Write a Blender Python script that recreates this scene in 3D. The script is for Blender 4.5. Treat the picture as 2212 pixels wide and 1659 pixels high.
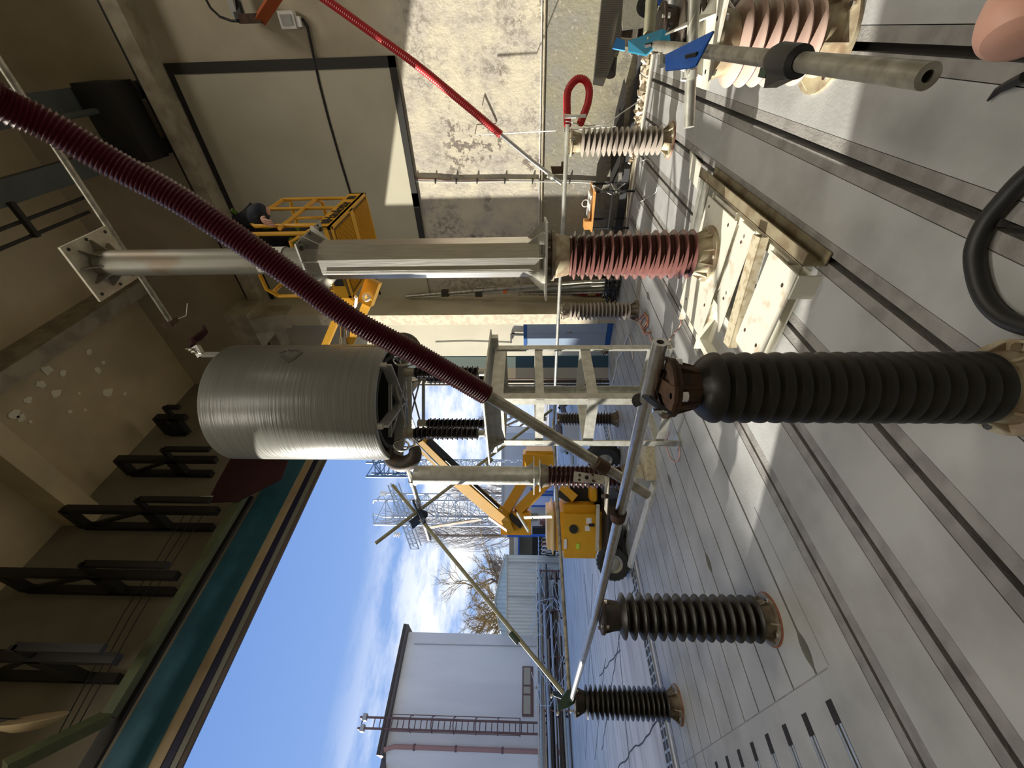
import bpy, bmesh, math, random
import numpy as np
from mathutils import Vector, Matrix
random.seed(7)
C = bpy.context.scene.collection
sc = bpy.context.scene
for o in list(bpy.data.objects): bpy.data.objects.remove(o)
PI = math.pi
# ---------------------------------------------------------------- camera
FPX, PX, PY = 892.2, 1106.0, 829.5          # focal length and centre in pixels of the 2212x1659 frame
CAM = Vector((0, 0, 1.5))
def _basis(yaw, pitch, roll):
    cy, sy, cp, sp = math.cos(yaw), math.sin(yaw), math.cos(pitch), math.sin(pitch)
    f = Vector((cy*cp, sy*cp, sp)); r = Vector((sy, -cy, 0)); u = r.cross(f)
    return f, r*math.cos(roll)+u*math.sin(roll), u*math.cos(roll)-r*math.sin(roll)
FW, RT, UP = _basis(math.radians(40.715), math.radians(2.36), math.radians(-0.04))
cam = bpy.data.cameras.new('camera'); camo = bpy.data.objects.new('camera', cam); C.objects.link(camo)
cam.sensor_fit = 'HORIZONTAL'; cam.sensor_width = 36; cam.lens = 36*FPX/2212; cam.clip_start = .01; cam.clip_end = 500
m = Matrix.Identity(4)
for i in range(3):
    m[i][0] = -UP[i]; m[i][1] = RT[i]; m[i][2] = -FW[i]; m[i][3] = CAM[i]
camo.matrix_world = m; sc.camera = camo
# ---------------------------------------------------------------- world, sun, exposure
SUN_DIR = Vector((.36, -1, -.37)).normalized()
w = bpy.data.worlds.new('world'); sc.world = w; w.use_nodes = True
nt = w.node_tree; N = nt.nodes; L = nt.links; N.clear()
out = N.new('ShaderNodeOutputWorld'); bg = N.new('ShaderNodeBackground'); L.new(bg.outputs[0], out.inputs[0])
tc = N.new('ShaderNodeTexCoord'); sep = N.new('ShaderNodeSeparateXYZ'); L.new(tc.outputs['Generated'], sep.inputs[0])
ra = N.new('ShaderNodeValToRGB'); L.new(sep.outputs['Z'], ra.inputs[0])
ra.color_ramp.elements[0].position = 0; ra.color_ramp.elements[0].color = (.52, .64, .82, 1)
ra.color_ramp.elements[1].position = .55; ra.color_ramp.elements[1].color = (.155, .285, .62, 1)
e = ra.color_ramp.elements.new(.12); e.color = (.27, .42, .74, 1)
mp = N.new('ShaderNodeMapping'); mp.inputs['Scale'].default_value = (2.2, 3.6, 9); L.new(tc.outputs['Generated'], mp.inputs[0])
no = N.new('ShaderNodeTexNoise'); no.inputs['Scale'].default_value = 1.6; no.inputs['Detail'].default_value = 8; no.inputs['Roughness'].default_value = .62
L.new(mp.outputs[0], no.inputs[0])
cr = N.new('ShaderNodeValToRGB'); cr.color_ramp.elements[0].position = .38; cr.color_ramp.elements[1].position = .55; L.new(no.outputs[0], cr.inputs[0])
el = N.new('ShaderNodeValToRGB'); L.new(sep.outputs['Z'], el.inputs[0])
el.color_ramp.elements[0].position = .2; el.color_ramp.elements[0].color = (1, 1, 1, 1)
el.color_ramp.elements[1].position = .36; el.color_ramp.elements[1].color = (0, 0, 0, 1)
mu = N.new('ShaderNodeMath'); mu.operation = 'MULTIPLY'; L.new(cr.outputs[0], mu.inputs[0]); L.new(el.outputs[0], mu.inputs[1])
mx = N.new('ShaderNodeMixRGB'); L.new(mu.outputs[0], mx.inputs[0]); L.new(ra.outputs[0], mx.inputs[1]); mx.inputs[2].default_value = (.92, .95, 1, 1)
L.new(mx.outputs[0], bg.inputs[0]); bg.inputs[1].default_value = 1.0
sl = bpy.data.lights.new('sun', 'SUN'); sl.energy = 10; sl.angle = math.radians(.7); sl.color = (1, .95, .84)
so = bpy.data.objects.new('sun', sl); C.objects.link(so); so.rotation_euler = (-SUN_DIR).to_track_quat('Z', 'Y').to_euler(); so.location = (-8, 20, 12)
for k, (x, y) in enumerate(((.4, .6), (-.6, 2.4), (4.2, -2.4), (-1.5, -1.5))):      # unseen warm fill lights added to brighten the hall
    al = bpy.data.lights.new('fill_light', 'AREA'); al.energy = 60 if k != 2 else 75; al.size = 1.2; al.spread = math.radians(140); al.color = (1, .93, .8); ao = bpy.data.objects.new('fill_light', al); C.objects.link(ao); ao.location = (x, y, 8.4)
vs = sc.view_settings; vs.view_transform = 'Standard'; vs.look = 'None'; vs.exposure = 0.3; vs.gamma = 1; vs.use_curve_mapping = False
# ---------------------------------------------------------------- measuring helpers: where a sight line meets a plane or a depth of the place
def ray(x, y): return FW + RT*((PY-y)/FPX) + UP*((PX-x)/FPX)
def pl(ax, v, x, y):
    d = ray(x, y); return CAM + d*((v-CAM[ax])/d[ax])
def fl(x, y, z=0.0): return pl(2, z, x, y)
def dp(x, y, depth): return CAM + ray(x, y)*depth
V = Vector
# ---------------------------------------------------------------- materials
MATS = {}
def M(name, col, rough=.6, metal=0.0, var=None, vs_=6.0, amt=.5, bump=0.0, bs=30.0, spec=.5, stretch=(1, 1, 1), lo=.42, hi=.62, emit=0, detail=6, coat=0):
    if name in MATS: return MATS[name]
    m = bpy.data.materials.new(name); m.use_nodes = True; nt = m.node_tree; N = nt.nodes; L = nt.links
    b = N['Principled BSDF']; b.inputs['Base Color'].default_value = (*col, 1); b.inputs['Roughness'].default_value = rough
    b.inputs['Metallic'].default_value = metal; b.inputs['Specular IOR Level'].default_value = spec; b.inputs['Coat Weight'].default_value = coat
    if var or bump:
        g = N.new('ShaderNodeNewGeometry'); mp = N.new('ShaderNodeMapping'); L.new(g.outputs['Position'], mp.inputs[0]); mp.inputs['Scale'].default_value = stretch
    if var:
        n = N.new('ShaderNodeTexNoise'); n.inputs['Scale'].default_value = vs_; n.inputs['Detail'].default_value = detail; L.new(mp.outputs[0], n.inputs[0])
        r = N.new('ShaderNodeMapRange'); r.inputs[1].default_value = lo; r.inputs[2].default_value = hi; r.inputs[4].default_value = amt; L.new(n.outputs[0], r.inputs[0])
        x = N.new('ShaderNodeMixRGB'); x.inputs[1].default_value = (*col, 1); x.inputs[2].default_value = (*var, 1); L.new(r.outputs[0], x.inputs[0]); L.new(x.outputs[0], b.inputs['Base Color'])
    if bump:
        n2 = N.new('ShaderNodeTexNoise'); n2.inputs['Scale'].default_value = bs; n2.inputs['Detail'].default_value = 5; L.new(mp.outputs[0], n2.inputs[0])
        bp = N.new('ShaderNodeBump'); bp.inputs['Strength'].default_value = bump; bp.inputs['Distance'].default_value = .02; L.new(n2.outputs[0], bp.inputs['Height']); L.new(bp.outputs[0], b.inputs['Normal'])
    if emit: b.inputs['Emission Color'].default_value = (*col, 1); b.inputs['Emission Strength'].default_value = emit
    MATS[name] = m; return m
def toplit(name, col, dust_lit, rough):       # glaze below, powdery sunlit look painted into every surface that faces up
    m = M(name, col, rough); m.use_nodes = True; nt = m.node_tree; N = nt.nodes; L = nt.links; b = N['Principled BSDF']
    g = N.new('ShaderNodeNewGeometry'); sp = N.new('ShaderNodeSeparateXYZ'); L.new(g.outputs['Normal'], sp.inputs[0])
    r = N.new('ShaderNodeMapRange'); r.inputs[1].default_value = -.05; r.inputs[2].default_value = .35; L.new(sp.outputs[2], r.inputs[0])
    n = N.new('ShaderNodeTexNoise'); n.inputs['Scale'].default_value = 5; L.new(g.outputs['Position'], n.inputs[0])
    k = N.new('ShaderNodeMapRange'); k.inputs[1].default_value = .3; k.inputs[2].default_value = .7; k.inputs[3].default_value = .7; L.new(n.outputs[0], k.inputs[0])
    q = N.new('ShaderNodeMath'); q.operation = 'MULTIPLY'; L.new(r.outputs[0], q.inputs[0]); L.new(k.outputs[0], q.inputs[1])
    x = N.new('ShaderNodeMixRGB'); x.inputs[1].default_value = (*col, 1); x.inputs[2].default_value = (*dust_lit, 1); L.new(q.outputs[0], x.inputs[0]); L.new(x.outputs[0], b.inputs['Base Color'])
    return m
concrete = M('concrete_floor', (.4, .405, .4), .6, var=(.29, .29, .28), vs_=2.2, amt=.8, bump=.1, bs=60)
railmat = M('slot_rail_concrete', (.27, .26, .245), .6, var=(.17, .16, .15), vs_=9, amt=.7, bump=.2, bs=80)
slotm = M('slot_dark', (.02, .017, .015), .8)
asphalt = M('yard_concrete', (.58, .56, .52), .9, var=(.38, .365, .34), vs_=1.3, amt=.8, stretch=(.5, 3, 1), bump=.2, bs=20)
crackm = M('crack', (.06, .06, .065), .9)
whitep = M('threshold_stone', (.72, .68, .58), .7, var=(.45, .42, .36), vs_=12)
plaster = M('plaster', (.5, .45, .32), .9, var=(.38, .33, .22), vs_=1.2, amt=.8, bump=.25, bs=14)
ceilm = M('ceiling_plaster', (.68, .57, .36), .95, var=(.52, .43, .27), vs_=1.0, amt=.8, bump=.1, bs=5)
beamm = M('beam_concrete', (.4, .35, .25), .9, var=(.25, .21, .15), vs_=4, amt=.8, bump=.2, bs=18)
boardm = M('board_face', (.5, .47, .36), .8, var=(.43, .4, .29), vs_=1.1, amt=.7)
blackp = M('black_paint', (.018, .016, .014), .6)
cable = M('black_rubber', (.012, .012, .013), .5)
galv = M('galvanised_steel', (.5, .5, .45), .42, .55, var=(.38, .37, .32), vs_=14, amt=.8, bump=.05)
alu = M('aluminium_pipe', (.62, .63, .64), .3, .9, var=(.45, .43, .38), vs_=20, amt=.6, stretch=(3, 1, 3))
oldpipe = M('weathered_pipe', (.42, .4, .34), .42, .7, var=(.22, .2, .16), vs_=16, amt=.8)
olive = M('olive_pipe', (.3, .29, .2), .5, .3, var=(.2, .19, .12), vs_=12)
chrome = M('polished_steel', (.82, .81, .78), .16, 1.0, var=(.62, .6, .56), vs_=6, amt=.5, stretch=(8, 8, .6))
brushed = M('brushed_steel', (.78, .76, .72), .33, 1.0, var=(.6, .58, .54), vs_=6, amt=.5, stretch=(8, 8, .6), bump=.06, bs=9)
steelplate = M('steel_plate', (.5, .49, .45), .35, .75, var=(.32, .31, .28), vs_=10)
dullcol = M('dull_grey_tube', (.3, .29, .25), .5, .35, var=(.24, .17, .1), vs_=5, amt=.7, stretch=(1, 1, .5), lo=.5, hi=.66)
rust = M('rusty_steel', (.085, .045, .025), .75, .3, var=(.04, .025, .018), vs_=16, amt=.8, bump=.2)
darkiron = M('dark_iron', (.05, .045, .04), .6, .4, var=(.1, .06, .035), vs_=14, amt=.6)
creampaint = M('cream_steel_paint', (.68, .66, .57), .5, .05, var=(.42, .3, .16), vs_=9, amt=.55, lo=.56, hi=.7)
oliv_ch = M('channel_steel', (.3, .26, .17), .55, .2, var=(.17, .12, .07), vs_=8, amt=.8)
beige_ch = M('beige_channel_paint', (.56, .5, .36), .6, .05, var=(.33, .24, .13), vs_=25, amt=.6, lo=.5)
porc_dark = M('porcelain_charcoal', (.03, .027, .022), .42, var=(.018, .016, .013), vs_=6)
porc_A = M('porcelain_near_black', (.009, .008, .007), .42)
porc_brown = M('porcelain_dark_brown', (.06, .045, .034), .35, var=(.1, .085, .065), vs_=8)
porc_red = toplit('porcelain_redbrown', (.02, .007, .005), (.2, .09, .08), .17)
porc_pale = toplit('porcelain_toplit_grey', (.06, .045, .035), (.38, .33, .28), .35)
porc_pink = toplit('porcelain_toplit_pink', (.12, .05, .035), (.6, .43, .36), .35)
cement = M('cast_flange', (.28, .24, .18), .55, .4, var=(.14, .1, .07), vs_=14, amt=.8)
redlead = M('red_lead_paint', (.36, .1, .05), .7, var=(.2, .07, .04), vs_=20)
hose_red = M('dark_red_hose', (.085, .006, .014), .33, spec=.6)
hose_bright = M('bright_red_hose', (.42, .01, .012), .4)
coilgrey = M('coil_grey', (.19, .19, .17), .3, 0.0, var=(.15, .15, .135), vs_=60, amt=.7, stretch=(.02, .02, 1), bump=.25, bs=60)
coil_in = M('coil_inside', (.03, .03, .028), .6)
yellow = M('machine_yellow', (.72, .37, .015), .42, var=(.62, .3, .01), vs_=4)
tyre = M('tyre_rubber', (.03, .03, .028), .85, bump=.3, bs=40)
blackm = M('black_metal', (.012, .012, .012), .5)
teal = M('teal_paint', (.03, .13, .19), .6, var=(.02, .09, .14), vs_=5)
greenp = M('green_rail_paint', (.085, .1, .045), .6, var=(.05, .06, .03), vs_=5)
navy = M('navy_fascia', (.012, .014, .05), .6)
creamf = M('cream_fascia', (.42, .33, .2), .7, var=(.3, .22, .13), vs_=3)
greyf = M('grey_fascia', (.2, .2, .17), .5)
bluep = M('blue_plate_paint', (.01, .09, .42), .4, var=(.02, .13, .5), vs_=30)
tealp = M('teal_plate_paint', (.02, .2, .34), .45, var=(.03, .15, .22), vs_=20)
dgreen = M('dark_green_clamp', (.02, .05, .03), .5)
dblue = M('dark_blue_clamp', (.01, .025, .06), .5)
copper = M('copper_cable', (.5, .22, .13), .4, .6)
whitec = M('white_plastic', (.8, .79, .75), .4)
render_w = M('white_render', (.74, .71, .66), .9, var=(.64, .61, .57), vs_=.5, amt=.7, stretch=(2, 2, .4), bump=.1, bs=4)
roofd = M('dark_roof_edge', (.11, .09, .08), .8)
corr = M('corrugated_sheet', (.66, .65, .56), .5, .3, var=(.5, .5, .43), vs_=1.5, stretch=(3, 3, .3))
brownp = M('brown_paint', (.14, .07, .06), .6)
pinkpipe = M('pink_pipe', (.36, .2, .17), .6)
wood = M('orange_wood', (.62, .3, .08), .6, var=(.5, .22, .05), vs_=9)
blue_cab = M('cabinet_blue_grey', (.33, .42, .56), .4)
blue_fr = M('cabinet_frame_blue', (.01, .1, .36), .4)
redx = M('extinguisher_red', (.4, .01, .01), .35)
skin = M('skin', (.6, .33, .25), .5)
darkcloth = M('dark_clothing', (.008, .009, .012), .9)
harness = M('green_harness', (.1, .2, .02), .8)
bark = M('bark', (.16, .12, .08), .9)
twigs_m = M('yellow_twigs', (.34, .24, .1), .9)
barkg = M('grey_twigs', (.2, .17, .15), .9)
lattice = M('lattice_steel', (.42, .46, .5), .5, .4)
lattice_d = M('lattice_blue_steel', (.1, .16, .24), .5, .3)
orange = M('orange_bracket', (.35, .07, .01), .6)
lampc = M('lamp_cream', (.62, .48, .28), .6)
maroon = M('maroon_cloth', (.035, .006, .008), .9)
glass_d = M('window_glass', (.2, .18, .13), .08, 0, spec=.8)
litblue = M('sunlit_blue_panel', (.5, .66, .68), .5)
deepblue = M('deep_blue_panel', (.02, .07, .13), .5)
greyp = M('grey_panel', (.36, .36, .34), .6)
cream_w = M('cream_wall', (.74, .68, .54), .85)
salmon = M('salmon_plate', (.75, .42, .34), .6)
rubble_m = M('rubble', (.6, .52, .4), .9, var=(.3, .22, .14), vs_=12, bump=.4)

# peeled wall paint: pale plaster with flaked patches of grey and brown showing through
def peeled():
    m = bpy.data.materials.new('peeled_wall'); m.use_nodes = True; nt = m.node_tree; N = nt.nodes; L = nt.links; b = N['Principled BSDF']; b.inputs['Roughness'].default_value = .9
    g = N.new('ShaderNodeNewGeometry'); sp = N.new('ShaderNodeSeparateXYZ'); L.new(g.outputs['Position'], sp.inputs[0])
    def noise(s, d=8, r=.6):
        n = N.new('ShaderNodeTexNoise'); n.inputs['Scale'].default_value = s; n.inputs['Detail'].default_value = d; n.inputs['Roughness'].default_value = r; L.new(g.outputs['Position'], n.inputs[0]); return n.outputs[0]
    def rng(i, a, c, o=1.0):
        r = N.new('ShaderNodeMapRange'); r.inputs[1].default_value = a; r.inputs[2].default_value = c; r.inputs[4].default_value = o; L.new(i, r.inputs[0]); return r.outputs[0]
    def mix(f, a, c):
        x = N.new('ShaderNodeMixRGB'); L.new(f, x.inputs[0])
        for i, k in ((1, a), (2, c)):
            if isinstance(k, tuple): x.inputs[i].default_value = (*k, 1)
            else: L.new(k, x.inputs[i])
        return x.outputs[0]
    def mul(a, c):
        x = N.new('ShaderNodeMath'); x.operation = 'MULTIPLY'; L.new(a, x.inputs[0]); L.new(c, x.inputs[1]); return x.outputs[0]
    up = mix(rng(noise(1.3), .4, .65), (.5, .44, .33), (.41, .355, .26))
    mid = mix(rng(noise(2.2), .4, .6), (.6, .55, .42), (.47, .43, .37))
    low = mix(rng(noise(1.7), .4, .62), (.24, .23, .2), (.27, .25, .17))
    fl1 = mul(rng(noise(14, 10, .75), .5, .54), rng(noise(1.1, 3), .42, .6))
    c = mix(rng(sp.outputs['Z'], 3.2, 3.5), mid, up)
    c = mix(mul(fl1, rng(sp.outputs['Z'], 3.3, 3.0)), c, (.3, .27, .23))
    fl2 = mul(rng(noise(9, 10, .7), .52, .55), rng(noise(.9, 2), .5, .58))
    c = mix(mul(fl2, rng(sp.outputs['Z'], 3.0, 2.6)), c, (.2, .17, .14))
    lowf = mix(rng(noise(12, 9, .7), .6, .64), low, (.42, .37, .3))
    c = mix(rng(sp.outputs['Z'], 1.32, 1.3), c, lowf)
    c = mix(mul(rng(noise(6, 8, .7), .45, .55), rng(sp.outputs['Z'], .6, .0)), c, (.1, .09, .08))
    L.new(c, b.inputs['Base Color'])
    bp = N.new('ShaderNodeBump'); bp.inputs['Strength'].default_value = .6; bp.inputs['Distance'].default_value = .015; L.new(mul(noise(13, 10, .7), rng(sp.outputs['Z'], 3.6, 3.2)), bp.inputs['Height']); L.new(bp.outputs[0], b.inputs['Normal'])
    return m
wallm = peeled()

# ---------------------------------------------------------------- mesh builder
ORG = {}
def basis(d):
    d = V(d).normalized(); a = V((0, 0, 1)) if abs(d.z) < .9 else V((1, 0, 0)); u = d.cross(a).normalized(); return d, u, u.cross(d).normalized()
class MB:
    def __init__(s): s.v = []; s.f = []
    def add(s, vs, fs): n = len(s.v); s.v += [V(p) for p in vs]; s.f += [tuple(i+n for i in f) for f in fs]; return s
    def box(s, c, d, R=None):
        c = V(c); P = [V((x*d[0]/2, y*d[1]/2, z*d[2]/2)) for z in (-1, 1) for y in (-1, 1) for x in (-1, 1)]
        if R is not None: P = [R @ p for p in P]
        return s.add([c+p for p in P], [(0, 2, 3, 1), (4, 5, 7, 6), (0, 1, 5, 4), (2, 6, 7, 3), (0, 4, 6, 2), (1, 3, 7, 5)])
    def bb(s, a, b): a = V(a); b = V(b); return s.box((a+b)/2, [abs(b[i]-a[i]) for i in range(3)])
    def bar(s, p, q, w, h, up=(0, 0, 1)):      # rectangular bar from p to q
        p = V(p); q = V(q); d = (q-p).normalized(); r = d.cross(V(up))
        if r.length < 1e-4: r = d.cross(V((1, 0, 0)))
        r.normalize(); u = r.cross(d); P = []
        for c in (p, q):
            for a, b_ in ((-1, -1), (1, -1), (1, 1), (-1, 1)): P.append(c + r*(a*w/2) + u*(b_*h/2))
        return s.add(P, [(0, 1, 2, 3), (7, 6, 5, 4), (0, 4, 5, 1), (1, 5, 6, 2), (2, 6, 7, 3), (3, 7, 4, 0)])
    def tube(s, pts, r, n=10, cap=True, closed=False, hollow=0):
        pts = [V(p) for p in pts]; K = len(pts); rs = r if isinstance(r, (list, tuple)) else [r]*K
        d0, u, w_ = basis(pts[1]-pts[0]); P = []
        for i, p in enumerate(pts):
            a = pts[i-1] if i or closed else pts[0]; b = pts[(i+1) % K] if i < K-1 or closed else pts[-1]
            d = (b-a).normalized(); u = (u - d*u.dot(d)).normalized(); w_ = d.cross(u)
            for k in range(n): t = 2*PI*k/n; P.append(p + (u*math.cos(t)+w_*math.sin(t))*rs[i])
        F = []; R_ = K if closed else K-1
        for i in range(R_):
            j = (i+1) % K
            for k in range(n): F.append((i*n+k, i*n+(k+1) % n, j*n+(k+1) % n, j*n+k))
        if cap and not closed:
            if hollow:
                for i, (sg) in ((0, 1), (K-1, -1)):
                    d = (pts[1]-pts[0] if i == 0 else pts[-2]-pts[-1]).normalized(); base = len(P)
                    for k in range(n): P.append(pts[i] + (P[i*n+k]-pts[i])*hollow)
                    for k in range(n): P.append(pts[i] + (P[i*n+k]-pts[i])*hollow + d*rs[i]*2.5)
                    for k in range(n):
                        k2 = (k+1) % n
                        q1 = (i*n+k, base+k, base+k2, i*n+k2); q2 = (base+k, base+n+k, base+n+k2, base+k2)
                        F += [q1, q2] if sg > 0 else [q1[::-1], q2[::-1]]
                    F.append(tuple(base+n+k for k in range(n)))
            else: F += [tuple(range(n))[::-1], tuple((K-1)*n+k for k in range(n))]
        return s.add(P, F)
    def lathe(s, prof, o, ax=(0, 0, 1), n=28, a0=0, a1=2*PI):
        o = V(o); d, u, w_ = basis(ax); full = abs(a1-a0-2*PI) < 1e-6; m_ = n if full else n+1; P = []
        for r, z in prof:
            for k in range(m_): t = a0+(a1-a0)*k/n; P.append(o + d*z + (u*math.cos(t)+w_*math.sin(t))*r)
        F = []
        for i in range(len(prof)-1):
            for k in range(n): k2 = (k+1) % m_; F.append((i*m_+k, i*m_+k2, (i+1)*m_+k2, (i+1)*m_+k))
        return s.add(P, F)
    def prism(s, poly, ext):
        poly = [V(p) for p in poly]; ext = V(ext); n = len(poly)
        return s.add(poly + [p+ext for p in poly], [tuple(range(n))[::-1], tuple(range(n, 2*n))] + [(i, (i+1) % n, n+(i+1) % n, n+i) for i in range(n)])
    def build(s, name, mat, parent=None, org=None, smooth=True, stuff=False, label=None, recalc=True):
        if parent is not None: org = ORG[parent.name]
        else: org = V(org) if org is not None else V((0, 0, 0))
        me = bpy.data.meshes.new(name); me.from_pydata([p-org for p in s.v], [], s.f)
        if recalc:
            bm = bmesh.new(); bm.from_mesh(me); bmesh.ops.recalc_face_normals(bm, faces=bm.faces); bm.to_mesh(me); bm.free()
        if smooth:
            me.polygons.foreach_set('use_smooth', [True]*len(me.polygons)); me.set_sharp_from_angle(angle=math.radians(38))
        me.materials.append(mat); o = bpy.data.objects.new(name, me); C.objects.link(o)
        if parent is not None: o.parent = parent
        else: o.location = org
        ORG[o.name] = org.copy()
        if stuff: o['kind'] = 'stuff'
        if label: o['label'] = label
        return o
def tag(o, label, cat, group=None, kind=None):
    o['label'] = label; o['category'] = cat
    if group: o['group'] = group
    if kind: o['kind'] = kind
    return o
def thing(name, label, cat, loc, group=None):
    o = bpy.data.objects.new(name, None); C.objects.link(o); o.location = V(loc); o.empty_display_size = .1
    ORG[o.name] = V(loc); return tag(o, label, cat, group)
def struct(name, mb, mat, parent=None, smooth=False):
    o = mb.build(name, mat, parent, smooth=smooth)
    if parent is None: o['kind'] = 'structure'
    return o
def text(body, mat, parent, p, xdir, ydir, size, name='lettering'):
    cu = bpy.data.curves.new('t', 'FONT'); cu.body = body; cu.size = size; cu.extrude = .002; cu.align_x = 'CENTER'; cu.align_y = 'CENTER'
    ob = bpy.data.objects.new('t', cu); C.objects.link(ob); dg = bpy.context.evaluated_depsgraph_get()
    me = bpy.data.meshes.new_from_object(ob.evaluated_get(dg)); bpy.data.objects.remove(ob)
    x = V(xdir).normalized(); y = V(ydir); y = (y-x*y.dot(x)).normalized(); z = x.cross(y)
    org = ORG[parent.name]
    R = Matrix((x, y, z)).transposed()
    for v_ in me.vertices: v_.co = R @ v_.co + V(p) - org
    me.materials.clear(); me.materials.append(mat); o = bpy.data.objects.new(name, me); C.objects.link(o); o.parent = parent; ORG[o.name] = org.copy(); return o

# ================================================================ SETTING: slotted test floor
XW = 6.8; YD = 5.85; XE = 6.3
slots = [(-1.14, .026), (-.725, .026), (-.31, .026), (.104, .034), (.515, .034), (.919, .032), (1.338, .029), (1.754, .026), (2.172, .02), (2.6, .02)]
slots += [(2.885+i*.272, .016) for i in range(10)]
bumps = {9: [(.81, 1), (4.72, 1)], 12: [(1.69, 1)], 13: [(2.72, 1)], 16: [(3.6, 1)]}
floor = MB().bb((-5.3, -6.3, -.3), (XW+.3, 5.75, -.09)); floor = struct('floor', floor, slotm)
def edges(i):
    y, wd = slots[i]; xs = [-2.6, XE]; start = -2.6
    pts = []
    for (bx, _) in bumps.get(i, []): pts += [(bx-.09, 0), (bx-.04, .022), (bx, .028), (bx+.04, .022), (bx+.09, 0)]
    return y, wd, [(-2.6, 0)] + sorted(pts) + [(XE, 0)]
GAPS = {i: (.2 if i < 9 else .62) for i in range(30)}
T = -.0
prev = -3.0
for i in range(len(slots)+1):
    m_ = MB()
    lo = [(-3, 0), (XW, 0)] if i == 0 else None
    y0, w0, e0 = (-6.2, 0, [(-2.6, 0), (XE, 0)]) if i == 0 else edges(i-1)
    y1, w1, e1 = (5.62, 0, [(-2.6, 0), (XE, 0)]) if i == len(slots) else edges(i)
    rail = .0 if False else 1
    r0 = (.055 if i-1 <= 8 else .0) if i > 0 else 0; r1 = (.055 if i <= 8 else 0) if i < len(slots) else 0
    def strip(m_, lo_pts, hi_pts, z=0):   # top polygon with sides down to the slot bottom
        poly = [V((x, y, z)) for x, y in lo_pts] + [V((x, y, z)) for x, y in reversed(hi_pts)]
        m_.prism(poly, (0, 0, -.095))
    lo_pts = [(x, y0+w0/2+b_+ (r0+.003 if r0 else 0)) for x, b_ in (e0 if not r0 else [(-2.6, 0), (XE, 0)])]
    hi_pts = [(x, y1-w1/2-b_- (r1+.003 if r1 else 0)) for x, b_ in (e1 if not r1 else [(-2.6, 0), (XE, 0)])]
    strip(m_, lo_pts, hi_pts); m_.build('floor_slab', concrete, floor, smooth=False)
    if r0: q = MB(); strip(q, [(-2.6, y0+w0/2), (XE, y0+w0/2)], [(-2.6, y0+w0/2+r0), (XE, y0+w0/2+r0)], -.0015); q.build('slot_rail', railmat, floor, smooth=False)
    if r1: q = MB(); strip(q, [(-2.6, y1-w1/2-r1), (XE, y1-w1/2-r1)], [(-2.6, y1-w1/2), (XE, y1-w1/2)], -.0015); q.build('slot_rail', railmat, floor, smooth=False)
# slots stop at a cross joint at x .69; filled between .62 and .69, then reopen as wider rail-lined pockets
for i, (y, wd) in enumerate(slots):
    if i >= 9 and i < 17:
        MB().bb((.585, y-wd/2-.012, -.09), (.69, y+wd/2+.012, .0005)).build('slot_fill', concrete, floor, smooth=False)
        MB().bb((.49, y-.03, .0003), (.585, y+.03, .0008)).build('pocket', slotm, floor, smooth=False)
        for s_ in (-1, 1):
            MB().bb((-1.2, y+s_*.008, .0002), (.49, y+s_*.027, .0012)).build('pocket_rail', galv, floor, smooth=False)
            MB().bb((-1.2, y+s_*.027, .0002), (.49, y+s_*.030, .0006)).build('rail_seam', slotm, floor, smooth=False)
MB().bb((.688, 2.48, .0004), (.694, 5.5, .0012)).build('cross_joint', railmat, floor, smooth=False)
MB().bb((.694, 2.46, .0004), (1.6, 2.466, .001)).build('cross_joint', railmat, floor, smooth=False)
# the end strips by the wall
MB().bb((XE, -3, -.09), (XE+.1, 5.6, .002)).build('end_strip', railmat, floor, smooth=False)
MB().bb((XE+.115, -3, -.09), (XE+.2, 5.6, .004)).build('end_strip', whitep, floor, smooth=False)
MB().bb((XE+.2, -3, -.09), (XW+.1, 5.6, -.02)).build('end_strip', beamm, floor, smooth=False)
MB().bb((-3, 5.63, -.09), (XW, 5.7, .003)).build('threshold', railmat, floor, smooth=False)
for a, b_ in ((.5, .95), (1.35, 2.05), (2.6, 3.1), (3.6, 4.6)): MB().bb((a, 5.7, -.09), (b_, 5.75, .006)).build('threshold', whitep, floor, smooth=False)
# drain grate along the opening
g = thing('drain_grate', 'narrow iron drain grating let into the ground along the open gateway', 'grate', (2.5, 6.0, 0))
MB().bb((.3, 5.86, -.012), (6, 6.14, -.004)).build('channel', crackm, g, smooth=False)
for y in (5.87, 6.13): MB().bb((.3, y-.012, -.01), (6, y+.012, .004)).build('edge_bar', galv, g, smooth=False)
mb = MB()
for k in range(56): x = .35+k*.1; mb.bb((x-.012, 5.88, -.008), (x+.012, 6.12, .002))
mb.bb((.3, 5.99, -.008), (6, 6.01, .002)); mb.build('grate_bars', galv, g, smooth=False)
# yard outside with cracked concrete
yard = struct('ground', MB().bb((-60, 5.72, -.5), (90, 110, -.012)), asphalt)
def crack(pts, wd):
    mb = MB(); P = []
    for i in range(len(pts)-1):
        a = V(pts[i]); b_ = V(pts[i+1]); n = max(2, int((b_-a).length/.25)); 
        for k in range(n): p = a.lerp(b_, k/n); P.append(p + V((random.uniform(-1, 1)*wd*1.5, random.uniform(-1, 1)*wd*1.5, 0)))
    P.append(V(pts[-1])); mb2 = MB()
    for i in range(len(P)-1): mb2.bar(P[i], P[i+1], wd, .006)
    return mb2.build('crack', crackm, yard, smooth=False)
for a in ([(1350, 1290), (1300, 1620)], [(1325, 1240), (1345, 1480), (1360, 1659)], [(1308, 1420), (1285, 1640)], [(1340, 1400), (1295, 1460)], [(1262, 1240), (1290, 1560)], [(1280, 1240), (1265, 1640)], [(1420, 1562), (1335, 1659)], [(1372, 1270), (1330, 1330)]):
    crack([fl(x, y, -.01) for x, y in a], .018)

# ================================================================ walls, ceiling, beams
wr = struct('wall_right', MB().bb((XW, -6, -.3), (XW+.4, YD, 9)), wallm)
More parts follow.
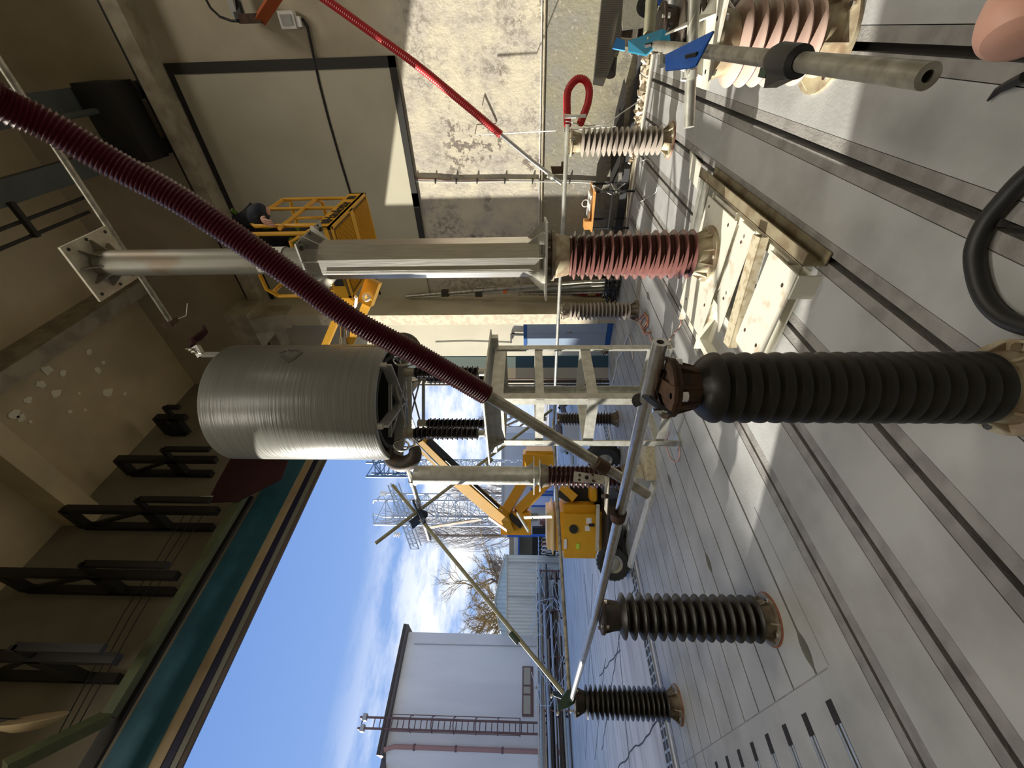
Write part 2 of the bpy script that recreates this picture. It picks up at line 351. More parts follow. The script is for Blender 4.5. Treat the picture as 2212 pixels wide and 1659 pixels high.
# seam of conduits along the wall at shoulder height
MB().tube([V((XW-.015, y, 1.3)) for y in (-3, 0, 1.8, 3.6)], .012, 6).build('conduit', beamm, wr)
MB().tube([V((XW-.012, y, 1.34)) for y in (-3, .2, 3.6)], .006, 6).build('conduit', whitec, wr)
MB().tube([pl(0, XW-.02, x, y) for x, y in ((888, 391), (1000, 393), (1100, 391), (1250, 393), (1330, 398))], .012, 6).build('conduit', greyp, wr)
MB().tube([pl(0, XW-.02, x, y) for x, y in ((888, 386), (940, 387), (985, 391), (1100, 389))], .009, 6).build('conduit', brownp, wr)
for x in (900, 940, 985, 1030, 1090, 1150, 1230): p = pl(0, XW-.02, x, 391); MB().box(p, (.04, .07, .015)).build('conduit_clip', blackp, wr, smooth=False)
MB().bb((XW-.03, -3, .0), (XW, 3.4, .10)).build('skirting', crackm, wr, smooth=False)
# broken rubble ledge at the wall foot
rb = thing('rubble_heap', 'crumbled plaster and brick rubble along the foot of the peeling wall', 'rubble', (6.62, .9, 0))
mb = MB()
for k in range(260):
    p = V((random.uniform(6.54, 6.7), random.uniform(-.2, 1.5), random.uniform(-.01, .05))); s_ = random.uniform(.01, .045)
    mb.box(p, (s_*1.6, s_*1.9, s_), Matrix.Rotation(random.random()*3, 3, V((random.random(), random.random(), random.random()))))
mb.build('rubble', rubble_m, rb, smooth=False, stuff=True)
# dark sloping strip at the wall foot
tag(MB().prism([pl(0, 6.7, 1348, 168), pl(0, 6.7, 1352, 185), pl(0, 6.7, 1345, 300), pl(0, 6.7, 1330, 420), pl(0, 6.7, 1316, 420), pl(0, 6.7, 1322, 300), pl(0, 6.7, 1330, 240)], (-.02, 0, 0)).build('dark_strip', blackp, None, (6.7, .8, 0)), 'black sloping strip along the wall foot behind the pale insulator', 'felt strip')
for i, y in enumerate((370, 383)):
    tag(MB().box(fl(1352, y)+V((.0, 0, .06)), (.1, .16, .1)).build('cable_duct', whitec if i else galv, None, fl(1352, y), smooth=False), ('white' if i else 'metallic')+' junction box lying by the wall foot '+('nearer the orange tabletop' if i else 'nearer the red loop'), 'box')
# framed board on the wall
bd = thing('wall_board', 'huge beige board with a black painted frame on the upper wall', 'board', (XW-.02, 1.6, 4.8))
zt, zb = 6.26, 3.33
MB().bb((XW-.03, .34, zb), (XW, 3.72, zt)).build('board_face', boardm, bd, smooth=False)
MB().bb((XW-.04, .22, zb-.09), (XW, .34, 6.33)).build('frame_bar', blackp, bd, smooth=False)
MB().bb((XW-.04, .22, zb-.09), (XW, 2.1, zb)).build('frame_bar', blackp, bd, smooth=False)
MB().bb((XW-.04, 1.9, zb-.09), (XW, 3.0, zb)).build('frame_bar', blackp, bd, smooth=False)
MB().bb((XW-.04, .34, zt), (XW, 3.72, 6.33)).build('frame_bar', blackp, bd, smooth=False)
# crane ledge
lg = struct('trim_1', MB().bb((6.486, -6, 6.35), (XW, YD, 6.56)), beamm)
MB().bb((6.6, -6, 6.56), (6.66, 5.85, 6.68)).build('crane_rail', blackp, lg, smooth=False)
# pilaster carrying the ledge
pil = struct('trim_2', MB().bb((6.18, 3.72, 0), (XW, 3.93, 6.35)), plaster)
MB().prism([V((6.18, 3.7, 5.8)), V((6.0, 3.7, 6.35)), V((6.5, 3.7, 6.35)), V((6.5, 3.7, 5.8))], (0, .28, 0)).build('corbel', beamm, pil, smooth=False)
MB().bb((6.0, 3.6, 6.35), (XW, 4.3, 6.75)).build('corbel', beamm, pil, smooth=False)
MB().bb((6.17, 3.73, .3), (6.18, 3.93, 5.2)).build('sunlit_strip', M('sunlit_cream', (.74, .66, .5), .9, var=(.5, .42, .3), vs_=14, lo=.5, hi=.56), pil, smooth=False)  # sunlit edge face put into the colour as a brighter cream strip
struct('ceiling', MB().bb((-5.3, -6.3, 9), (XW+.4, 6.3, 9.3)), ceilm)
bx = struct('trim_3', MB().bb((-5, 3.265, 8.5), (XW, 3.5, 9)), beamm)
by = struct('trim_4', MB().bb((3.32, -5, 8.5), (3.61, YD, 9)), blackp); by.data.materials[0] = ceilm
# peeled spots on the ceiling
spots = MB()
for (x, y, r) in ((120, 850, 9), (170, 850, 3), (30, 895, 9), (60, 865, 7), (100, 800, 10), (135, 806, 6), (190, 760, 6), (210, 800, 7), (232, 848, 12), (268, 851, 4), (45, 902, 7), (65, 911, 3), (150, 890, 4), (183, 886, 3), (222, 783, 4), (88, 830, 8)):
    c = fl(x, y, 8.995); k = r/FPX*8; n = 9
    spots.prism([c+V((math.cos(t*2*PI/n)*k*random.uniform(.6, 1.2), math.sin(t*2*PI/n)*k*random.uniform(.6, 1.2), 0)) for t in range(n)], (0, 0, -.012))
spots.build('bare_patches', M('fresh_patch', (.95, .9, .68), .9), bpy.data.objects['ceiling'], smooth=False, stuff=True)
# gateway wall: lintel, left part, right jamb
XJ0, XJ1, ZL = .2, 6.9, 5.2
wl = struct('wall_left', MB().bb((-5.3, YD, -.3), (XJ0, YD+.35, 9)).bb((XJ0, YD, 6.05), (XW+.4, YD+.35, 9)), M('gateway_wall', (.27, .24, .18), .95, var=(.2, .17, .13), vs_=1.5))
MB().bb((XJ0, YD-.02, 5.55), (XW, YD+.1, 6.05)).build('blue_beam', teal, wl, smooth=False)
MB().bb((XJ0, YD-.01, 5.42), (XW, YD+.1, 5.55)).build('cream_edge', creamf, wl, smooth=False)
MB().bb((XJ0, YD+.0, 5.33), (XW, YD+.08, 5.42)).build('navy_trim', navy, wl, smooth=False)
MB().bb((XJ0, YD+.01, 5.26), (XW, YD+.06, 5.33)).build('grey_trim', greyf, wl, smooth=False)
MB().bb((XJ0, YD+.02, 5.2), (XW, YD+.05, 5.26)).build('dark_trim', roofd, wl, smooth=False)
struct('wall_back', MB().bb((-5.3, -6, -.3), (-5, 6.2, 9)), plaster)
struct('wall_front', MB().bb((-5.3, -6.3, -.3), (XW+.4, -6, 9)), plaster)

# far part of the right wall: clean cream paint behind the pilaster, gate leaf folded against it
MB().bb((XW-.012, 3.93, .0), (XW, YD, 6.3)).build('painted_panel', M('old_cream_paint', (.5, .46, .36), .85, var=(.44, .4, .31), vs_=2), wr, smooth=False)
gl = thing('gate_leaf', 'folded steel gate leaf with deep blue and grey strips beside the opening', 'gate', (5.98, 4.86, 0))
a = V((6.20, 4.64, 0)); b_ = V((5.86, 5.0, 0)); dv = (b_-a)
def leafstrip(t0, t1, z0, z1, mat, nm):
    p = a+dv*t0; q = a+dv*t1; nrm = V((dv.y, -dv.x, 0)).normalized()*.03
    MB().prism([p+V((0, 0, z0)), q+V((0, 0, z0)), q+V((0, 0, z1)), p+V((0, 0, z1))], nrm).build(nm, mat, gl, smooth=False)
leafstrip(0, .04, .03, 4.9, teal, 'edge_strip')
leafstrip(.04, .45, .03, 1.75, deepblue, 'blue_panel'); leafstrip(.04, .45, 1.75, 4.9, litblue, 'blue_panel')  # pale upper length paints sunlight into the same blue strip
leafstrip(.45, .86, .03, 1.75, greyp, 'grey_panel'); leafstrip(.45, .86, 1.75, 4.9, cream_w, 'grey_panel')  # cream upper length paints sunlight into the grey strip
leafstrip(.86, .9, .03, 4.9, brownp, 'edge_strip')
for t_, r_ in ((.97, .026), (1.1, .016)): MB().tube([a+dv*t_+V((0, 0, .02)), a+dv*t_+V((0, 0, 4.9))], r_, 12).build('gate_post', blackm if r_ < .02 else darkiron, gl)
# black hanging frames, green rail and wires under the ceiling by the gateway
def bracket(i, near_top, near_bot, far_top, far_bot, label):
    pf = pl(1, 5.8, *far_top); X = pf.x; pn = pl(0, X, *near_top); pnb = pl(0, X, *near_bot); pfb = pl(1, 5.8, *far_bot)
    pn = V((X, pn.y, pf.z)); t = thing('hanging_truss', label, 'frame', (X, 5.6, pn.z), 'black steel frames over the gateway')
    nb = V((X, pn.y, pnb.z)); fb = V((X, 5.8, pfb.z))
    MB().bar(pn, nb, .1, .1).build('upright', blackp, t, smooth=False); MB().bar(pf, fb, .1, .1).build('upright', blackp, t, smooth=False)
    MB().bar(pn, pf, .1, .14).build('cross_member', blackp, t, smooth=False); mid = pn.lerp(nb, .55); mf = V((X, 5.8, mid.z))
    MB().bar(mid, mf, .1, .2).build('cross_member', blackp, t, smooth=False)
    MB().bar(pf, mid, .04, .06).build('diagonal', blackp, t, smooth=False)
    MB().bar(V((X+.02, pn.y-.25, mid.z)), V((X+.02, pn.y-.25, nb.z)), .06, .08).build('hanger', blackp, t, smooth=False)
    MB().bar(V((X, pn.y-.28, mid.z)), V((X, pn.y, mid.z)), .06, .08).build('hanger', blackp, t, smooth=False)
    return t
bracket(1, (343, 902), (402, 902), (367, 935), (402, 935), 'black hanging frame half hidden behind the grey coil, farthest from the globe lamp')
bracket(2, (256, 992), (470, 997), (286, 1022), (456, 1027), 'black hanging frame just outside the lower edge of the grey coil')
bracket(3, (152, 1100), (470, 1103), (187, 1136), (460, 1140), 'black hanging frame whose foot meets the green rail by the small white ties')
bracket(4, (15, 1237), (385, 1245), (61, 1272), (372, 1285), 'black hanging frame second from the globe lamp')
bracket(5, (-70, 1415), (262, 1428), (-20, 1458), (255, 1470), 'black hanging frame nearest the globe lamp')
gr = [pl(1, 5.35, x, y) for x, y in ((545, 1062), (430, 1240), (299, 1416), (222, 1548))]; zg = sum(p.z for p in gr)/4
for p in gr: p.z = zg
gr += [pl(1, 4.9, 10, 1659)]
t = thing('gate_rail', 'faded green painted rail running under the hanging frames above the gateway', 'rail', gr[1])
for i in range(3): MB().bar(gr[i], gr[i+1], .1, .12).build('rail_length', greenp, t, smooth=False)
MB().bar(gr[3], gr[4], .1, .14).build('rail_length', greenp, t, smooth=False)
MB().bar(gr[0]+V((0, .15, .02)), gr[3]+V((-.6, .15, .02)), .05, .16).build('black_runner', blackp, t, smooth=False)
for k in range(3):
    q = [pl(1, 5.5, 440-20*k, 1110), pl(1, 5.5, 300-18*k, 1330), pl(1, 5.5, 150-16*k, 1600)]
    tag(MB().tube(q, .006, 5).build('hanging_wire', blackm, None, q[0]), 'thin black wire strung beside the green gate rail, '+('nearest the rail', 'middle of three', 'farthest from the rail')[k], 'wire', 'wires by the gate rail')
q = [pl(1, 5.25, *p) for p in ((498, 990), (622, 994), (606, 1035), (510, 1082), (448, 1084), (470, 1040))]
mo = MB().prism(q, (0, .03, 0)).build('banner', maroon, None, q[0], smooth=False); tag(mo, 'dark maroon cloth hanging beside the grey coil under the blue beam', 'cloth')
q0 = pl(1, 5.2, 445, 1084)
tag(MB().tube([q0, q0+V((.1, 0, -.05)), q0+V((.05, -.05, .1))], .008, 6).build('white_tie', whitec, None, q0), 'small white cable tie dangling near the green rail end', 'tie')
# globe lamp
c = dp(70, 1563, 4.15); lax = (-(ray(70, 1563).normalized())*.5+(UP*.35-RT).normalized()*.87)
gl2 = thing('ceiling_lamp', 'cream dish shaped lamp hanging in the dark corner under the roof', 'lamp', c)
MB().lathe([(.0, .05), (.14, .04), (.23, .0), (.255, -.04), (.25, -.045), (.0, -.045)], c, lax).build('dish', lampc, gl2)
MB().tube([c+V((.02, 0, .04)), V((c.x+.05, c.y, 9))], .015, 6).build('stem', blackm, gl2)
# overhead crane girders
def girder(y, x0, x1, z, wd, hh, label, mat):
    t = thing('crane_girder', label, 'girder', (x0, y, z)); MB().bb((x0, y-wd/2, z), (x1, y+wd/2, z+hh)).build('web', mat, t, smooth=False)
    MB().bb((x0, y-wd/2-.04, z-.02), (x1, y+wd/2+.04, z)).build('flange', mat, t, smooth=False); return t
cg = M('crane_grey', (.085, .095, .085), .7, var=(.05, .055, .05), vs_=3)
girder(1.2, -3, 6.7, 7.2, .16, .3, 'grey green crane girder crossing the dark roof just above the end plate', cg)
girder(.55, -3, 6.75, 7.3, .2, .35, 'grey green crane girder nearest the framed board at the top', cg)
t = thing('crane_walkway', 'black latticed crane walkway rails under the dark ceiling', 'walkway', (4.4, 1.5, 7.2))
for p, q in (((0, 496), (190, 428)), ((0, 538), (186, 448))):
    p = fl(*p, 7.2); q = fl(*q, 7.2); q.y = p.y; MB().bar(p-V((1, 0, 0)), q, .03, .04).build('rail', blackp, t, smooth=False)
p = fl(22, 437, 7.15); q = fl(80, 512, 7.15); q.x = p.x; MB().bar(p, q, .05, .06).build('cross_bar', blackp, t, smooth=False)
MB().tube([fl(121, 256, 7.1), fl(256, 231, 7.1)], .035, 8).build('handrail', cg, t)
t = thing('crane_trolley', 'black crane end carriage tucked under the ledge beside the framed board', 'carriage', (6.4, .9, 6.9))
p0 = fl(300, 165, 7.0); p1 = fl(350, 330, 7.0); MB().bb((6.2, p0.y, 6.75), (6.6, p1.y, 7.25)).build('carriage_box', blackp, t, smooth=False)
for yy in (p0.y+.12, p1.y-.12): MB().tube([V((6.55, yy, 6.76)), V((6.7, yy, 6.76))], .1, 16).build('wheel', blackp, t)
# wall fittings: box, cable, orange arm
p = pl(0, XW-.06, 623, 43); t = thing('junction_box', 'small white socket box on the upper wall with a black cable', 'socket', p)
MB().box(p, (.1, .17, .19)).build('box_body', whitec, t, smooth=False); MB().box(p-V((.055, 0, 0)), (.02, .1, .13)).build('cover', greyp, t, smooth=False); MB().box(p+V((0, .02, -.13)), (.06, .1, .05)).build('gland', whitec, t, smooth=False)
cp = [pl(0, XW-.03, x, y) for x, y in ((643, 41), (655, 43), (664, 58), (675, 110), (690, 180), (710, 258), (735, 345), (761, 430), (800, 560), (821, 636))]
tag(MB().tube(cp, .018, 8).build('wall_cable', cable, None, cp[0]), 'black cable hanging down across the framed board from the socket box', 'cable')
t = thing('wall_fitting', 'orange and black swivel arm on the wall above the framed board', 'arm', pl(0, 6.5, 545, 38))
MB().bar(pl(0, 6.5, 520, 41), pl(0, 6.5, 566, 39), .09, .09).build('dark_joint', rust, t, smooth=False)
MB().bar(pl(0, 6.5, 563, 42), pl(0, 6.3, 600, -14), .07, .11).build('orange_arm', orange, t, smooth=False)
MB().bar(pl(0, 6.5, 521, 45), pl(0, 6.6, 508, 2), .08, .09).build('black_arm', blackm, t, smooth=False)
MB().box(pl(0, 6.6, 505, -1), (.2, .3, .07)).build('head', greyp, t, smooth=False)
cp = [pl(0, 6.5, x, y) for x, y in ((520, 46), (500, 45), (475, 36), (455, 17), (440, -10))]; MB().tube(cp, .014, 8).build('lead', cable, t)

# ================================================================ insulators
def shedprof(style, z0, z1, n, rc, rs):
    p = (z1-z0)/n; P = [(rc, z0)]
    for i in range(n):
        z = z0+i*p
        if style == 'umb': P += [(rc, z+.3*p), (rs*.96, z+.12*p), (rs, z+.2*p), (rs*.97, z+.32*p), (rc*1.12, z+.62*p), (rc, z+.75*p)]
        elif style == 'alt':
            P += [(rc, z+.08*p), (rs*.97, z+.12*p), (rs, z+.18*p), (rs*.97, z+.24*p), (rc, z+.5*p), (rs*.82, z+.56*p), (rs*.86, z+.61*p), (rs*.82, z+.66*p), (rc, z+.92*p)]
        elif style == 'thick': P += [(rs*.82, z+.02*p), (rs*.94, z+.0*p), (rs, z+.12*p), (rs*.995, z+.3*p), (rs*.93, z+.62*p), (rs*.82, z+.95*p)]
        elif style == 'disc': P += [(rc, z+.2*p), (rs*.97, z+.28*p), (rs, z+.4*p), (rs*.97, z+.52*p), (rc, z+.85*p)]
    P.append((rc, z1))
    if style == 'thick': P += [(rc*.9, z1+.008), (.066, z1+.02)]
    return P
def flange(t, name, x, y, z0, z1, r0, r1, mat, ribs=6, rim=None, bolts=4, up=True, rot=0):
    # plate at z0 (outer), cone to z1 (inner) with ribs
    s = 1 if z1 > z0 else -1; h = abs(z1-z0); m_ = MB().lathe([(0.001, z0), (r0, z0), (r0, z0+s*.16*h), (r1*1.12, z0+s*.22*h), (r1, z0+s*.9*h), (r1*.96, z1), (.001, z1)], (x, y, 0), n=36)
    f = m_.build(name, mat, t)
    for k in range(ribs):
        a = rot+2*PI*k/ribs; u = V((math.cos(a), math.sin(a), 0)); c = V((x, y, 0))
        MB().prism([c+u*r1*.9+V((0, 0, z0+s*.16*h)), c+u*r0*.94+V((0, 0, z0+s*.16*h)), c+u*r1*.98+V((0, 0, z0+s*.88*h))], u.cross(V((0, 0, 1)))*.01).build('rib', mat, f, smooth=False)
    for k in range(bolts):
        a = rot+PI/ribs+2*PI*k/bolts; u = V((math.cos(a), math.sin(a), 0))*(r0*.84)
        MB().lathe([(0.001, z0-s*.012), (.011, z0-s*.012), (.011, z0+s*.16*h), (.017, z0+s*.16*h), (.017, z0+s*(.16*h+.018)), (.001, z0+s*(.16*h+.018))], (x+u.x, y+u.y, 0), n=8).build('bolt', chrome, f)
    if rim: MB().lathe([(r0*.9, z0+.0005), (r0*1.03, z0+.0005), (r0*1.03, z0+.006), (r0*.9, z0+.006)], (x, y, 0), n=36).build('painted_rim', rim, f)
    return f
def insulator(label, x, y, zb, zp0, zp1, zt, n, rc, rs, style, pm, fm, rf, rt, rim=None, ribs=6, group='post insulators carrying the test busbars', seg=40, topm=None, rcap=None):
    t = thing('post_insulator', label, 'insulator', (x, y, zb), group)
    MB().lathe(shedprof(style, zp0, zp1, n, rc, rs), (x, y, 0), n=seg).build('porcelain_sheds', pm, t)
    flange(t, 'base_flange', x, y, zb, zp0+.012, rf, rc*1.15, fm, ribs, rim)
    flange(t, 'top_cap', x, y, zt, zp1-.012, rt, rcap or rc*1.15, topm or fm, ribs)
    return t
fl_cream = M('flange_dusty_cream', (.42, .37, .25), .6, .2, var=(.2, .12, .07), vs_=12, amt=.7)
iA = insulator('dark thick-ribbed post insulator in the foreground, nearest the camera', 1.01, .885, 0, .1, .955, 1.06, 18, .09, .113, 'thick', porc_A, fl_cream, .15, .095, ribs=8, topm=rust, rcap=.066)
iB = insulator('dark brown wide-shed post insulator under the middle of the front pipe', 1.05, 2.85, 0, .075, .95, 1.045, 15, .085, .135, 'umb', porc_dark, cement, .15, .11, redlead, topm=darkiron, rcap=.085)
iC = insulator('charcoal post insulator under the dark green clamp at the front pipe end', 1.1, 5.22, 0, .11, .955, 1.04, 17, .085, .147, 'umb', porc_dark, cement, .17, .14, redlead, topm=darkiron)
iD = insulator('pale post insulator under the red hose loop near the peeling wall', 5.07, .945, 0, .1, .965, 1.06, 15, .08, .138, 'umb', porc_pale, fl_cream, .17, .13, redlead)
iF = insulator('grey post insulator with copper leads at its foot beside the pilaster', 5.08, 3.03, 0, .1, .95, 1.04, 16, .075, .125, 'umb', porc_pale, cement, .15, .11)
iG = insulator('small grey post insulator seen through the galvanised stand', 5.0, 5.09, 0, .11, .98, 1.02, 18, .075, .12, 'umb', porc_brown, cement, .14, .11, redlead)
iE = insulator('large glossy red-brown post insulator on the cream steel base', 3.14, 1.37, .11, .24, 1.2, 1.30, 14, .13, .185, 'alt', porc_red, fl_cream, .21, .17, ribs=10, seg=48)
iH = insulator('dark brown post insulator under the light grey tube behind the bracket', 3.208, 4.29, .25, .36, 1.27, 1.36, 16, .115, .15, 'alt', M('porcelain_maroon', (.05, .022, .02), .25), cement, .17, .15, ribs=8)
iI = insulator('broad pink insulator with six sheds under the thick foreground pipe', 2.73, .09, 0, .1, .5, .6, 6, .115, .18, 'disc', porc_pink, fl_cream, .22, .17, ribs=4, seg=48)
iJ = insulator('brown insulator with stacked discs partly behind the dark blue plate', 3.55, .02, 0, .1, .58, .66, 7, .09, .15, 'disc', porc_brown, darkiron, .17, .13)
iK = insulator('small insulator with four pale discs beside the ribbed duct', 4.82, .05, 0, .1, .61, .7, 8, .06, .165, 'disc', porc_pale, darkiron, .1, .09)
# strap, clamp and bolt on the foreground insulator cap
t = thing('strap_clamp', 'black rubber strap and steel bolt holding the front pipe to the foreground insulator', 'clamp', (1.05, .9, 1.1))
def arc(c, ax, r, a0, a1, n=16):
    d, u, w_ = basis(ax); return [V(c)+(u*math.cos(a0+(a1-a0)*k/n)+w_*math.sin(a0+(a1-a0)*k/n))*r for k in range(n+1)]
pA = pl(0, 1.05, 1393, 868)
sp = MB()
pts_ = arc(pA, (0, 1, 0), .029, -2.2, 2.2, 20)
for i in range(20): sp.bar(pts_[i], pts_[i+1], .03, .006, (0, 1, 0))
sp.build('strap_loop', cable, t)
MB().bar(dp(1395, 855, 1.12), dp(1442, 893, 1.15), .03, .008, RT).build('strap_tail', cable, t, smooth=False)
MB().tube([dp(1410, 887, 1.14), dp(1432, 887, 1.14)], .006, 8).build('bolt', chrome, t); MB().tube([dp(1428, 887, 1.14), dp(1438, 889, 1.14)], .012, 6).build('nut', chrome, t)
# iron clamp bands under the pipe on top of the cap
t = thing('clamp_ring', 'rusty stacked clamp rings between the foreground cap and the front pipe', 'clamp', (1.01, .885, 1.06))
MB().lathe([(.06, 1.06), (.1, 1.06), (.1, 1.069), (.06, 1.069)], (1.01, .885, 0)).build('ring', rust, t)
MB().box((1.01, .885, 1.066), (.22, .05, .012), Matrix.Rotation(.5, 3, 'Z')).build('bar', rust, t, smooth=False)
# pipes -----------------------------------------------------------------
def pipe(name, label, pts, r, mat, cat='pipe', hollow=0, n=20, joints=()):
    t = thing(name, label, cat, pts[0]); MB().tube(pts, r, n, hollow=hollow).build('tube', mat, t)
    for p, q, rr, mm in joints: MB().tube([p, q], rr, n).build('coupling', mm, t)
    return t
zP = 1.09
frontpipe = pipe('busbar_pipe', 'shiny aluminium pipe along the tops of the three front insulators', [V((1.05, .735, 1.1)), V((1.05, 2.9, 1.075)), V((1.1, 5.15, 1.075))], .0235, alu, hollow=.5)
pipe('busbar_pipe', 'thin silver pipe on the insulators along the wall side', [V((5.07, .77, 1.095)), V((5.07, 3.03, 1.085)), V((5.05, 5.3, 1.07))], .024, galv)
pipe('busbar_pipe', 'tarnished pipe running across the open gateway between the far insulators', [V((1.12, 5.26, 1.085)), V((3.2, 5.22, 1.09)), V((5.1, 5.2, 1.08))], .024, oldpipe)
xr = pl(1, 5.2, 1115, 1380)
pipe('slanted_rod', 'olive slanted rod rising from the dark green clamp to the dark blue clamp', [pl(1, 5.2, 1217, 1497), pl(1, 5.2, 848, 1048)], .024, olive, joints=[(pl(1, 5.2, 1103, 1368), pl(1, 5.2, 1120, 1388), .034, dgreen)])
pipe('slanted_rod', 'olive slanted rod leaning from the small far insulator up past the dark blue clamp', [pl(1, 5.14, 1192, 885), pl(1, 5.14, 811, 1174)], .024, olive, joints=[(pl(1, 5.14, 1062, 992), pl(1, 5.14, 1050, 1004), .036, oldpipe)])
hp = pipe('top_pipe', 'short grey pipe lying on top of the light grey tube', [V((3.208, 4.09, 3.03)), V((3.208, 5.9, 3.03))], .032, oldpipe, hollow=.45, joints=[(V((3.208, 4.42, 3.03)), V((3.208, 4.5, 3.03)), .04, galv), (V((3.208, 4.85, 3.03)), V((3.208, 4.9, 3.03)), .038, galv), (V((3.208, 5.5, 3.03)), V((3.208, 5.54, 3.03)), .038, galv)])
t = thing('cross_clamp', 'dark blue clamp plates where the slanted rods cross', 'clamp', (3.208, 5.2, 3.07))
MB().bar(pl(1, 5.12, 895, 1085), pl(1, 5.12, 915, 1125), .05, .13, (0, 1, 0)).build('clamp_plate', dblue, t, smooth=False)
MB().bar(pl(1, 5.22, 887, 1135), pl(1, 5.22, 912, 1115), .05, .15, (0, 1, 0)).build('clamp_plate', dblue, t, smooth=False)
MB().tube([pl(1, 5.1, 915, 1112), pl(1, 5.24, 915, 1112)], .06, 16).build('clamp_hub', dblue, t)
t = thing('corner_clamp', 'dark green clamp plates on the farthest front insulator', 'clamp', (1.1, 5.22, 1.06))
MB().prism([pl(1, 5.16, *p) for p in ((1225, 1490), (1243, 1489), (1250, 1500), (1248, 1515), (1228, 1528), (1206, 1536), (1205, 1521), (1212, 1510))], (0, .012, 0)).build('clamp_plate', dgreen, t, smooth=False)
MB().prism([pl(1, 5.3, *p) for p in ((1192, 1493), (1217, 1493), (1214, 1510), (1196, 1503))], (0, .012, 0)).build('clamp_plate', dblue, t, smooth=False)
for p in ((1205, 1540), (1234, 1535), (1192, 1502)): q = pl(1, 5.15, *p); MB().tube([q, q+V((0, .06, 0))], .014, 8).build('bolt', chrome, t)
# light grey tube column on insulator H
t = thing('tube_column', 'light grey tube column standing on the dark brown insulator before the gateway', 'column', (3.208, 4.29, 1.36))
MB().lathe([(.001, 1.36), (.2, 1.36), (.2, 1.372), (.11, 1.374), (.115, 1.40), (.118, 2.96), (.001, 2.965)], (3.208, 4.29, 0)).build('tube', galv, t)
MB().box((3.208, 4.29, 1.44), (.34, .34, .012)).build('square_plate', galv, t, smooth=False)
for k in range(4): a = k*PI/2+.4; u = V((math.cos(a), math.sin(a), 0)); MB().prism([V((3.208, 4.29, 1.45))+u*.11, V((3.208, 4.29, 1.45))+u*.19, V((3.208, 4.29, 1.55))+u*.11], u.cross(V((0, 0, 1)))*.008).build('gusset', galv, t, smooth=False)
for k in range(2): MB().bar(V((3.208, 4.2+.18*k, 2.9)), V((3.208, 4.12+.34*k, 3.0)), .07, .05).build('saddle', galv, t, smooth=False)
# hanging links at the far end of the top pipe
t = thing('hanging_link', 'pale laminated strips and plates hanging from the top pipe end', 'link', pl(1, 5.55, 925, 1140))
MB().bar(pl(1, 5.5, 922, 1140), pl(1, 5.5, 1040, 1122), .012, .055, (0, 1, 0)).build('strip', M('pale_laminate', (.6, .55, .46), .7, var=(.6, .3, .2), vs_=8, lo=.5), t, smooth=False)
MB().bar(pl(1, 5.5, 1056, 1118), pl(1, 5.5, 1095, 1146), .012, .075, (0, 1, 0)).build('plate', salmon, t, smooth=False)
MB().bar(pl(1, 5.4, 1117, 1108), pl(1, 5.4, 1142, 1148), .02, .07, (0, 1, 0)).build('joint', galv, t, smooth=False)
MB().bar(pl(1, 5.4, 1132, 1118), pl(1, 5.3, 1192, 1116), .01, .065, (0, 1, 0)).build('perforated_bar', creampaint, t, smooth=False)
for k in range(5): p = pl(1, 5.38, 1140+k*10, 1113+(k % 2)*6); MB().tube([p, p+V((0, .03, 0))], .008, 6).build('bolt', rust, t)
# ------------------------------------------------ polished column on insulator E
t = thing('polished_column', 'mirror-like octagonal steel column on the red-brown insulator', 'column', (3.14, 1.37, 1.30))
oc = [(.153*math.cos(PI/8+k*PI/4), .153*math.sin(PI/8+k*PI/4)) for k in range(8)]
MB().prism([V((3.15+a, 1.38+b, 1.42)) for a, b in oc], (0, 0, 1.72)).build('shaft', brushed, t, smooth=False)
MB().bar(V((3.00, 1.42, 1.44)), V((3.00, 1.42, 3.1)), .006, .01).build('seam', steelplate, t, smooth=False)
MB().box((3.14, 1.38, 1.37), (.52, .56, .014), Matrix.Rotation(.25, 3, 'Z')).build('lower_plate', steelplate, t, smooth=False)
MB().lathe([(.001, 1.302), (.19, 1.302), (.19, 1.325), (.13, 1.33), (.13, 1.36), (.001, 1.36)], (3.14, 1.37, 0)).build('hub', cement, t)
MB().box((3.25, 1.44, 3.27), (.49, .5, .014)).build('upper_plate', steelplate, t, smooth=False)
def gussets(t, cx, cy, z0, s, r0, r1, h, mat, n=8, rot=0, th=.008):
    for k in range(n):
        a = 2*PI*k/n+rot; u = V((math.cos(a), math.sin(a), 0)); c = V((cx, cy, z0))
        MB().prism([c+u*r0, c+u*r1, c+u*r1+V((0, 0, s*.02)), c+u*r0+V((0, 0, s*h))], u.cross(V((0, 0, 1)))*th).build('gusset', mat, t, smooth=False)
gussets(t, 3.2, 1.41, 3.26, -1, .14, .27, .16, steelplate, 8, .39)
gussets(t, 3.15, 1.38, 1.38, 1, .14, .26, .14, steelplate, 8, .39); gussets(t, 3.15, 1.38, 1.36, -1, .12, .2, .04, steelplate, 8)
for sx in (-1, 1):
    for sy in (-1, 1):
        p = V((3.25+sx*.2, 1.44+sy*.2, 3.262)); MB().tube([p, p-V((0, 0, .015))], .018, 8).build('bolt', darkiron, t)
for k in range(10): p = V((3.02+.045*k, 1.2 if k % 2 else 1.66, 3.262)); MB().tube([p, p-V((0, 0, .006))], .008, 6).build('bolt_hole', blackm, t)
t = thing('grey_column', 'dull grey round column with a rusty streak on the mirror-like column', 'column', (3.21, 1.41, 3.28))
MB().lathe([(.001, 3.28), (.105, 3.28), (.105, 5.10), (.001, 5.10)], (3.21, 1.41, 0)).build('shaft', dullcol, t)
MB().lathe([(.11, 3.5), (.1125, 3.5), (.1125, 3.72), (.11, 3.72)], (3.21, 1.41, 0), a0=1.2, a1=5.2).build('white_patch', whitec, t)
